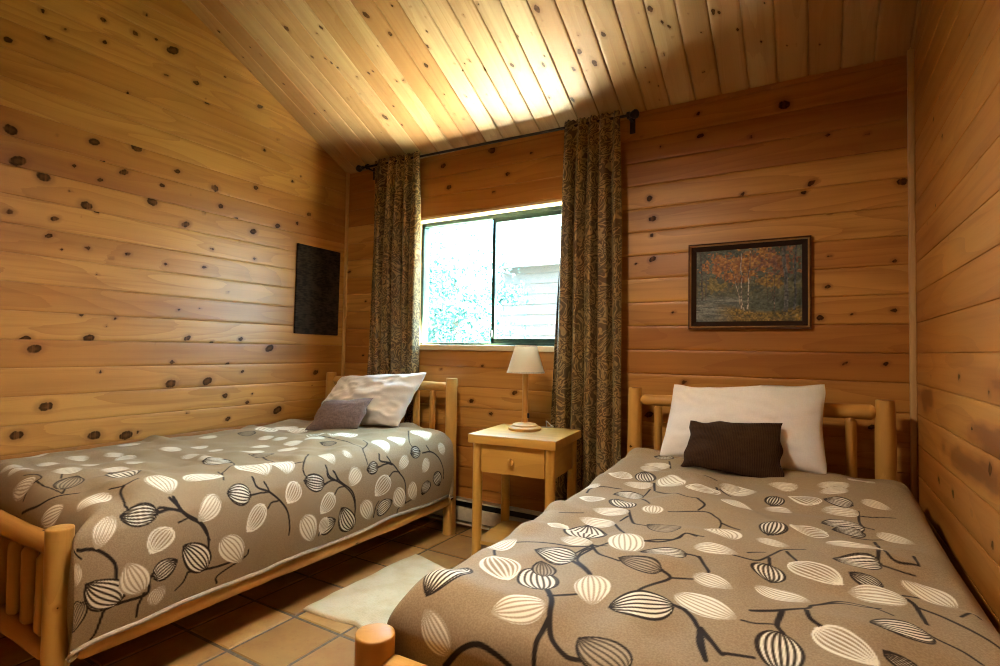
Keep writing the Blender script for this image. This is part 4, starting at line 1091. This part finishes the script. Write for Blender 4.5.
b = MB(); b.lathe([(0, .01), (.006, .01), (.006, .035), (0, .035)], (.020, .001, .055), 12); b.build('switch', M['black'], lamp)

# ------------------------------------------------------------------ heater, rug
ht = tag(empty('baseboard_heater', (-1.75, YB-.035, 0)), 'cream baseboard heater with dark slots low on the back wall', 'heater')
b = MB(); b.box((0, .022, .108), (1.9, .020, .155), .002, 0); b.build('back_plate', M['black'], ht)
b = MB(); b.box((0, -.012, .098), (1.9, .016, .085), .005, 0); b.build('front_panel', M['heater'], ht)
b = MB(); b.box((0, .006, .182), (1.9, .056, .010), .003, 0); b.build('top_cover', M['heater'], ht)
b = MB(); b.box((0, .004, .036), (1.9, .048, .012), .003, 0); b.build('bottom_strip', M['heater'], ht)
for sx in (-1, 1):
    b = MB(); b.box((sx*.955, .004, .108), (.016, .060, .160), .003, 2); b.build('end_cap', M['heater'], ht)

def rug():
    xs_ = np.linspace(-1.918, -1.28, 70); ys_ = np.linspace(1.612, 2.352, 80)
    X, Y = np.meshgrid(xs_, ys_, indexing='ij')
    fx = (X-xs_[0])/(xs_[-1]-xs_[0]); fy = (Y-ys_[0])/(ys_[-1]-ys_[0])
    X2 = X + .010*vnoise(Y*9, 0*Y+1, 3)*(1-fx)*1.2; Y2 = Y + .018*vnoise(X*11, 0*X+4, 4)*(2*fy-1) + .03*(fx-.3)*(1-fy)*.5 - .13*fx*fy
    edge = np.minimum(np.minimum(fx, 1-fx)*.64, np.minimum(fy, 1-fy)*.74)
    Z = .010*np.clip(edge/.012, 0, 1)**.5 + .002*vnoise(X*14, Y*14, 8) + .004*np.maximum(0, vnoise(X*8+3, Y*5, 9)) + .0025
    n1, n2 = X.shape
    V = np.concatenate([np.stack([X2, Y2, Z], -1).reshape(-1, 3), np.stack([X2, Y2, 0*Z+.0005], -1).reshape(-1, 3)])
    i = np.arange(n1*n2).reshape(n1, n2); j = i+n1*n2
    F = [np.stack([i[:-1, :-1], i[1:, :-1], i[1:, 1:], i[:-1, 1:]], -1).reshape(-1, 4), np.stack([j[:-1, :-1], j[:-1, 1:], j[1:, 1:], j[1:, :-1]], -1).reshape(-1, 4)]
    per = np.concatenate([i[:, 0], i[-1, 1:], i[-2::-1, -1], i[0, -2:0:-1]]); nx = np.roll(per, -1)
    F.append(np.stack([per, per+n1*n2, nx+n1*n2, nx], -1))
    return mesh_obj('rug', V, np.concatenate(F), M['rug'], None, None, True)
tag(rug(), 'cream woven rug with wavy edges lying on the tiles between the beds', 'rug')

# ------------------------------------------------------------------ curtains
RY = YB-.078
def rod_z(x): return 2.476 + (x+2.834)*(2.444-2.476)/1.977
rod = tag(empty('curtain_rod', (-1.85, RY, rod_z(-1.85))), 'dark metal curtain rod with knob ends above the window', 'curtain rod')
ro = -Vector(rod.location)
def RP(fn, name, mat=M['dark_metal']):
    b = MB(); fn(b); o = b.build(name, mat, rod); o.location = ro; return o
xa, xb = -2.86, -.865
RP(lambda b: b.tube([(xa, RY, rod_z(xa)), (xb, RY, rod_z(xb))], .0080, 16), 'rod')
for x, sg in ((xa, -1), (xb, 1)):
    def fin(b, x=x, sg=sg):
        b.lathe([(0, -.01), (.013, -.01), (.014, .004), (.010, .010), (.020, .020), (.026, .034), (.022, .048), (.010, .056), (0, .058)], (0, 0, 0), 22)
        b.V = [(x+sg*z_, RY+x_, rod_z(x)+y_) for x_, y_, z_ in b.V]
    RP(fin, 'finial')
for x in (xa+.05, xb-.0):
    def br(b, x=x):
        b.box((x, (RY+YB)/2, rod_z(x)-.012), (.012, YB-RY, .010), .002); b.box((x, YB-.004, rod_z(x)-.03), (.03, .008, .09), .003)
        b.lathe([(.019, -.008), (.019, .008), (.0102, .008), (.0102, -.008), (.019, -.008)], (0, 0, 0), 20)
        k = len(b.V)-5*20
        b.V[k:] = [(x+z_, RY+x_, rod_z(x)+y_) for x_, y_, z_ in b.V[k:]]
    RP(br, 'bracket')
def curtain(x0, x1, bot, folds, label, seed, xb0=None, xb1=None):
    nu, nv = 260, 110
    u = np.linspace(0, 1, nu); v = np.linspace(0, 1, nv)
    Ug, Vg = np.meshgrid(u, v, indexing='ij')
    xb0 = x0 if xb0 is None else xb0; xb1 = x1 if xb1 is None else xb1
    X = (x0+(x1-x0)*Ug)*(1-Vg) + (xb0+(xb1-xb0)*Ug)*Vg
    ztop = rod_z(X)+.030
    ph = Ug*folds*2*np.pi + 1.6*vnoise(Ug*3+seed, Vg*1.2, seed) + .5*vnoise(Ug*6, Vg*2.5, seed+1)
    amp = .016 + .016*np.clip(Vg*3.5, 0, 1)*(.75+.6*vnoise(Ug*4, Vg*1.5, seed+2))
    Yo = amp*np.sin(ph)+.006*np.sin(2.7*ph+seed)*np.clip(Vg*3, 0, 1)
    pinch = np.exp(-((Vg*1.0-.016)/.010)**2)
    near = np.clip(1-Vg*12, 0, 1)
    Y = RY - .014 - .0 + Yo*(1-.35*near)
    X = X + .012*np.cos(ph)*np.clip(Vg*4, 0, 1)
    Z = ztop*(1-Vg)+bot*Vg
    Z = Z + near*.004*np.sin(ph*3.1)
    Y = np.minimum(Y, YB-.035)
    # cloth length measured along the folds keeps the print undistorted
    du_ = np.sqrt(np.gradient(X, axis=0)**2+np.gradient(Y, axis=0)**2); arc = np.cumsum(du_, 0)
    gr = np.stack([arc+seed, Z, 0*Z+seed*.3], -1)
    idx = np.arange(nu*nv).reshape(nu, nv)
    F = np.stack([idx[:-1, :-1], idx[:-1, 1:], idx[1:, 1:], idx[1:, :-1]], -1).reshape(-1, 4)
    # back layer of the cloth gives it thickness
    V = np.stack([X, Y, Z], -1); Vb = V.copy(); Vb[..., 1] += .003
    j = idx+nu*nv
    Fb = F[:, ::-1]+nu*nv
    per = np.concatenate([idx[:, 0], idx[-1, 1:], idx[-2::-1, -1], idx[0, -2:0:-1]]); nx = np.roll(per, -1)
    Fe = np.stack([per, nx, nx+nu*nv, per+nu*nv], -1)
    # rod pocket behind: the rod runs between header and cloth
    o = mesh_obj('curtain', np.concatenate([V.reshape(-1, 3), Vb.reshape(-1, 3)]), np.concatenate([F, Fb, Fe]), M['curtain'], None, dict(gr=('FLOAT_VECTOR', np.concatenate([gr.reshape(-1, 3)]*2))), True)
    return tag(o, label, 'curtain', 'damask curtains at the window')
curtain(-2.732, -2.318, .30, 5.0, 'brown and gold damask curtain hanging at the left side of the window', 3, -2.762, -2.305)
curtain(-1.245, -.912, .25, 5.0, 'brown and gold damask curtain hanging right of the window by the picture', 7, -1.335, -.886)

# ------------------------------------------------------------------ dark panel and picture
b = MB(); b.box((0, 0, 0), (.018, .384, .628), .004, 2)
o = b.build('wall_panel', M['panel']); o.location = (XL+.0105, 2.634, 1.553); o.rotation_euler = (math.radians(-.6), 0, 0)
tag(o, 'dark brown rectangular panel hanging on the left wall near the corner', 'panel')

pic = tag(empty('framed_picture', (-.281, YB-.001, 1.492)), 'framed painting of autumn trees by water on the back wall', 'picture')
PW, PH = .555, .440
def ring(b, w0, h0, w1, h1, ya, yb_):
    """rectangular picture moulding from outer size to inner size"""
    o_ = [(-w0/2, -h0/2), (w0/2, -h0/2), (w0/2, h0/2), (-w0/2, h0/2)]; i_ = [(-w1/2, -h1/2), (w1/2, -h1/2), (w1/2, h1/2), (-w1/2, h1/2)]
    V = [(x, 0, z) for x, z in o_]+[(x, ya, z) for x, z in o_]+[(x, yb_, z) for x, z in i_]+[(x, 0, z) for x, z in i_]
    F = []
    for r_ in range(3):
        for k_ in range(4):
            k2 = (k_+1) % 4; F.append((r_*4+k_, r_*4+k2, (r_+1)*4+k2, (r_+1)*4+k_))
    b.add(V, F)
def mould(b): ring(b, PW, PH, PW-.018, PH-.018, -.022, -.026)
b = MB(); mould(b); fr_ = b.build('frame', M['frame_dark'], pic, smooth=False)
b = MB(); ring(b, PW-.016, PH-.016, PW-.030, PH-.030, -.027, -.022); b.build('gilt_edge', M['frame_gold'], fr_, smooth=False)
b = MB(); ring(b, PW-.030, PH-.030, PW-.078, PH-.078, -.020, -.012); b.build('liner', M['liner'], pic, smooth=False)
def canvas():
    w_, h_ = PW-.076, PH-.076
    nx, ny = 300, 226
    x = np.linspace(0, 1, nx); y = np.linspace(0, 1, ny)
    X, Y = np.meshgrid(x, y, indexing='ij')
    A = 1.33
    def lerp(a, b_, f): return np.array(a)*(1-f[..., None])+np.array(b_)*f[..., None]
    n1 = vnoise(X*9*A, Y*9, 1); n2 = vnoise(X*26*A, Y*26, 2); n3 = vnoise(X*60*A, Y*60, 3)
    C = lerp((.035, .048, .030), (.11, .125, .080), np.clip(.5+.5*n1+.3*n2, 0, 1))
    # far bank
    f = np.clip(1-np.abs(Y-.45)/.16, 0, 1)*np.clip(.5+.7*n2, 0, 1); C = C*(1-f[..., None]*.7)+np.array((.16, .13, .045))*f[..., None]*.7
    # water
    f = np.clip((.36-Y)/.06, 0, 1)*np.clip((.55-X)/.15, 0, 1)
    wv = vnoise(X*6*A, Y*60, 6)
    C = C*(1-f[..., None])+lerp((.07, .085, .075), (.28, .29, .24), np.clip(.4+.6*wv, 0, 1))*f[..., None]
    # grassy near bank
    f = np.clip((.20+.08*np.sin(X*5+1)-Y+.06*(X-.3))/.05, 0, 1)*np.clip((X-.18)/.2, 0, 1)
    C = C*(1-f[..., None])+lerp((.07, .055, .012), (.30, .19, .03), np.clip(.5+.6*n2+.3*n3, 0, 1))*f[..., None]
    # leafy masses
    def mass(cx, cy, rx, ry, c1, c2, sd, dens=.2):
        e = 1-np.hypot((X-cx)/rx, (Y-cy)/ry); q = np.clip((e+.55*vnoise(X*20*A, Y*20, sd)+.35*vnoise(X*48*A, Y*48, sd+1)-dens)*4, 0, 1)
        col = lerp(c1, c2, np.clip(.5+.8*vnoise(X*34*A, Y*34, sd+2), 0, 1)); return q[..., None], col
    for args in ((.30, .78, .24, .20, (.20, .055, .010), (.52, .21, .03), 21), (.58, .83, .26, .20, (.24, .08, .012), (.55, .27, .04), 31), (.78, .78, .22, .22, (.12, .035, .02), (.30, .13, .05), 41), (.42, .62, .20, .12, (.16, .05, .01), (.42, .18, .03), 51), (.72, .52, .18, .10, (.14, .07, .01), (.36, .22, .03), 61), (.18, .50, .16, .12, (.12, .10, .02), (.30, .22, .05), 71)):
        q, col = mass(*args); C = C*(1-q*.85)+col*q*.85
    def trunk(xb_, xt, wb, wt, y0_, y1_, c1, c2, sd):
        f_ = np.clip((Y-y0_)/(y1_-y0_), 0, 1); xc = xb_+(xt-xb_)*f_+.008*vnoise(Y*8, 0*Y+sd, sd)
        q = np.clip((wb+(wt-wb)*f_-np.abs(X-xc))/.005, 0, 1)*((Y > y0_) & (Y < y1_))
        col = lerp(c1, c2, np.clip(.5+1.2*vnoise(X*70+3, Y*38, sd+1), 0, 1)); return q[..., None], col
    for a in ((.06, .04, .012, .010, .30, 1, (.03, .022, .015), (.09, .07, .05), 81), (.10, .09, .008, .006, .30, 1, (.03, .022, .015), (.10, .08, .06), 82), (.86, .84, .022, .018, .12, 1, (.05, .055, .055), (.13, .13, .125), 83), (.93, .95, .014, .010, .14, 1, (.03, .035, .04), (.08, .09, .10), 84), (.69, .68, .006, .004, .25, .8, (.03, .02, .015), (.09, .06, .04), 85), (.75, .77, .007, .005, .2, .75, (.03, .02, .015), (.10, .06, .04), 86),
              (.47, .34, .009, .005, .15, .78, (.06, .05, .04), (.50, .44, .34), 91), (.45, .44, .010, .006, .16, .95, (.07, .055, .045), (.52, .46, .36), 92), (.51, .53, .010, .006, .16, .98, (.06, .05, .04), (.50, .45, .36), 93), (.44, .40, .007, .004, .17, .7, (.05, .04, .03), (.36, .30, .22), 94), (.76, .72, .007, .004, .14, .5, (.06, .04, .03), (.30, .22, .15), 95)):
        q, col = trunk(*a); C = C*(1-q*.92)+col*q*.92
    C = np.clip(C*(1+.30*n3[..., None]), .004, 1)
    Z = (.0010*n3+.0008*n2)
    V = np.stack([(X-.5)*w_, -.010-Z, (Y-.5)*h_], -1)
    idx = np.arange(nx*ny).reshape(nx, ny)
    F = np.stack([idx[:-1, :-1], idx[1:, :-1], idx[1:, 1:], idx[:-1, 1:]], -1).reshape(-1, 4)
    col4 = np.concatenate([C, np.ones(C.shape[:2]+(1,))], -1)
    return mesh_obj('canvas', V.reshape(-1, 3), F, M['paint'], pic, dict(paint=('FLOAT_COLOR', col4.reshape(-1, 4))), True)
canvas()

# ------------------------------------------------------------------ outside the window
gm, nt = new_mat('dry_grass'); n = N(nt)
g_ = n('ShaderNodeNewGeometry').outputs['Position']
n.out(n.mix(n.smooth(n.noise(g_, 1.2, 4), .35, .65), (.030, .040, .016), (.055, .065, .030)), .95)
V = []; F = []
nx, ny = 60, 50
X, Y = np.meshgrid(np.linspace(-26, 18, nx), np.linspace(2.95, 32, ny), indexing='ij')
Z = -.25 + .06*vnoise(X*.8, Y*.8, 3)*np.clip((Y-3.4), 0, 1)
idx = np.arange(nx*ny).reshape(nx, ny)
struct(mesh_obj('ground', np.stack([X, Y, Z], -1).reshape(-1, 3), np.stack([idx[:-1, :-1], idx[1:, :-1], idx[1:, 1:], idx[:-1, 1:]], -1).reshape(-1, 4), gm, None, None, True))

pt = MB(); pt.box((-4.0, 3.50, -.20), (14.0, 1.1, .10), .01, 0)  # unseen pale slab added to bounce sunlight up onto the ceiling
struct(pt.build('bounce_slab', plain('pale_bounce', (.80, .81, .73), .9, 0, .06, 4, .1)))

def leaf_mat(name, c1, c2):
    m, nt = new_mat(name); n = N(nt)
    g = n('ShaderNodeNewGeometry').outputs['Position']
    c = n.mix(n.smooth(n.noise(g, 2.0, 3), .35, .65), c1, c2)
    d = n('ShaderNodeBsdfDiffuse', {'Color': c}); t = n('ShaderNodeBsdfTranslucent', {'Color': c})
    n('ShaderNodeOutputMaterial', {0: n('ShaderNodeMixShader', {0: .35, 1: d.outputs[0], 2: t.outputs[0]}).outputs[0]})
    return m
M['needles'] = leaf_mat('tree_leaves', (.020, .060, .056), (.042, .105, .096))
M['bark'] = plain('bark', (.10, .07, .05), .9, 0, .3, 20, .5)
def tree(x, y, hgt, rad, seed, label, conifer=True):
    R = np.random.default_rng(seed)
    root = tag(empty('tree', (x, y, -.25)), label, 'tree', 'trees outside the window')
    b = MB(); b.log((0, 0, 0), (0, 0, hgt*.97), .11, .02, seg=10, rings=12, wob=.01)
    nb = 40
    for i in range(nb):
        f = .10+.88*i/nb; z = hgt*f; L = rad*(1-f)**.75*R.uniform(.7, 1.1)+.1; a = R.uniform(0, 2*math.pi)
        b.tube([(0, 0, z), (math.cos(a)*L*.5, math.sin(a)*L*.5, z+.02), (math.cos(a)*L, math.sin(a)*L, z-.12*L)], .012*(1.3-f), 5)
    b.build('trunk', M['bark'], root)
    nc, per_ = 40, 300
    cc = R.normal(size=(nc, 3)); cc /= np.linalg.norm(cc, axis=1)[:, None]; cc *= R.random((nc, 1))**.4
    cc = cc*np.array([rad, rad, hgt*.44])+np.array([0, 0, hgt*.56])
    cnt = nc*per_
    P = np.repeat(cc, per_, 0)+R.normal(size=(cnt, 3))*np.repeat(R.uniform(.10, .26, nc), per_)[:, None]*np.array([1.2, 1.2, .6])
    s = R.uniform(.025, .055, cnt)
    d1 = R.normal(size=(cnt, 3)); d1 /= np.linalg.norm(d1, axis=1)[:, None]
    d2 = np.cross(d1, R.normal(size=(cnt, 3))); d2 /= np.linalg.norm(d2, axis=1)[:, None]
    A = (d1*s[:, None]); B = (d2*s[:, None]*.45)
    V = np.stack([P-A, P+B, P+A, P-B], 1).reshape(-1, 3)
    mesh_obj('foliage', V, np.arange(cnt*4).reshape(-1, 4), M['needles'], root)
tree(-5.30, 7.5, 3.6, 1.15, 1, 'bushy green tree seen through the left pane, nearest the middle of the window')
tree(-8.4, 11.0, 4.3, 1.3, 2, 'green tree seen through the left pane by the left curtain')
tree(-9.0, 14.0, 3.1, 1.5, 3, 'low green tree farther back seen through the left pane')

cab = tag(empty('cabin', (-2.28, 9.9, -.25)), 'pale neighbouring cabin with board siding seen through the right pane', 'building')
def cabin_wall():
    x0_, x1_, H = -3.55, 6.0, 3.22
    V = []; F = []; pitch = .215
    for i in range(15):
        za, zb = i*pitch, (i+1)*pitch
        k = len(V); V += [(x0_, -.03, za), (x1_, -.03, za), (x1_, 0, zb), (x0_, 0, zb), (x1_, 0, za), (x0_, 0, za)]
        F += [(k, k+1, k+2, k+3), (k+1, k, k+5, k+4)]
    k = len(V)
    V += [(x0_, 0, 0), (x0_, 5, 0), (x0_, 5, H), (x0_, 2.5, H+1.1), (x0_, 0, H)]; F.append((k, k+4, k+3, k+2, k+1))
    mesh_obj('wall', V, F, plain('bleached_siding', (.074, .062, .058), .8, 0, .12, 6), cab)
    V = []; F = []
    for ya, yb_, za, zb in ((-.45, 2.5, H-.13, H+1.17), (2.5, 5.45, H+1.17, H-.13)):
        k = len(V); xa_, xb_ = x0_-.30, x1_+.3
        V += [(xa_, ya, za), (xb_, ya, za), (xb_, yb_, zb), (xa_, yb_, zb)]; V += [(q[0], q[1], q[2]+.12) for q in V[k:k+4]]
        F += [tuple(k+i for i in q) for q in ((0, 3, 2, 1), (4, 5, 6, 7), (0, 1, 5, 4), (1, 2, 6, 5), (2, 3, 7, 6), (3, 0, 4, 7))]
    mesh_obj('roof', V, F, plain('pale_roof', (.16, .15, .145), .7), cab)
cabin_wall()

# ------------------------------------------------------------------ light
def look(o, d): o.rotation_euler = Vector(d).to_track_quat('-Z', 'Y').to_euler()
sun = bpy.data.objects.new('sun', bpy.data.lights.new('sun', 'SUN')); link(sun)
sun.data.energy = SUN_E; sun.data.color = (1, .99, .90); sun.data.angle = .01
look(sun, (-.72, -.10, -.69))
lampd = bpy.data.lights.new('ceiling_lamp', 'AREA'); lo = bpy.data.objects.new('ceiling_lamp', lampd); link(lo)
lampd.energy = LAMP_E; lampd.color = LAMP_C; lampd.shape = 'DISK'; lampd.size = .30
lx_, ly_, lz_ = LAMP_P
pend = struct(empty('pendant_lamp', LAMP_P))
b = MB(); b.lathe([(.21, .0), (.205, .03), (.15, .085), (.06, .125), (.03, .14), (.03, .135), (.055, .118), (.145, .08), (.20, .028), (.205, .0), (.21, .0)], (0, 0, .004), 40); struct(b.build('shade', M['dark_metal'], pend))
b = MB(); b.tube([(0, 0, .14), (0, 0, ceil_z(ly_)-lz_-.02)], .006, 10); struct(b.build('hanging_rod', M['dark_metal'], pend))
lo.location = LAMP_P; lo.rotation_euler = (0, 0, 0)

wd = bpy.data.worlds.new('world'); SC.world = wd; wd.use_nodes = True
nt = wd.node_tree; nt.nodes.clear(); n = N(nt)
bg = n('ShaderNodeBackground', {'Color': SKY_C, 'Strength': SKY_E}); n('ShaderNodeOutputWorld', {0: bg.outputs[0]})

cam = bpy.data.objects.new('camera', bpy.data.cameras.new('camera')); link(cam)
f_, yaw, pitch, roll = 531.437650, 0.532020659, 0.0315824010, 0.0158210208
cy_, sy_ = math.cos(yaw), math.sin(yaw)
fwd = Vector((-sy_*math.cos(pitch), cy_*math.cos(pitch), math.sin(pitch)))
rt = Vector((cy_, sy_, 0)); up = rt.cross(fwd)
r2 = rt*math.cos(roll)+up*math.sin(roll); u2 = r2.cross(fwd)
mw = Matrix((( r2.x, u2.x, -fwd.x, 0), (r2.y, u2.y, -fwd.y, 0), (r2.z, u2.z, -fwd.z, 1.15), (0, 0, 0, 1)))
cam.matrix_world = mw
cam.data.sensor_width = 36; cam.data.lens = f_/1000*36; cam.data.clip_start = .02
SC.camera = cam
SC.view_settings.view_transform = 'Standard'; SC.view_settings.look = 'None'
SC.view_settings.gamma = 1; SC.view_settings.use_curve_mapping = False; SC.view_settings.exposure = EXPO
SC.cycles.use_denoising = True; SC.cycles.filter_width = 1.1
SC.cycles.max_bounces = 10; SC.cycles.diffuse_bounces = 3; SC.cycles.sample_clamp_indirect = 0.0
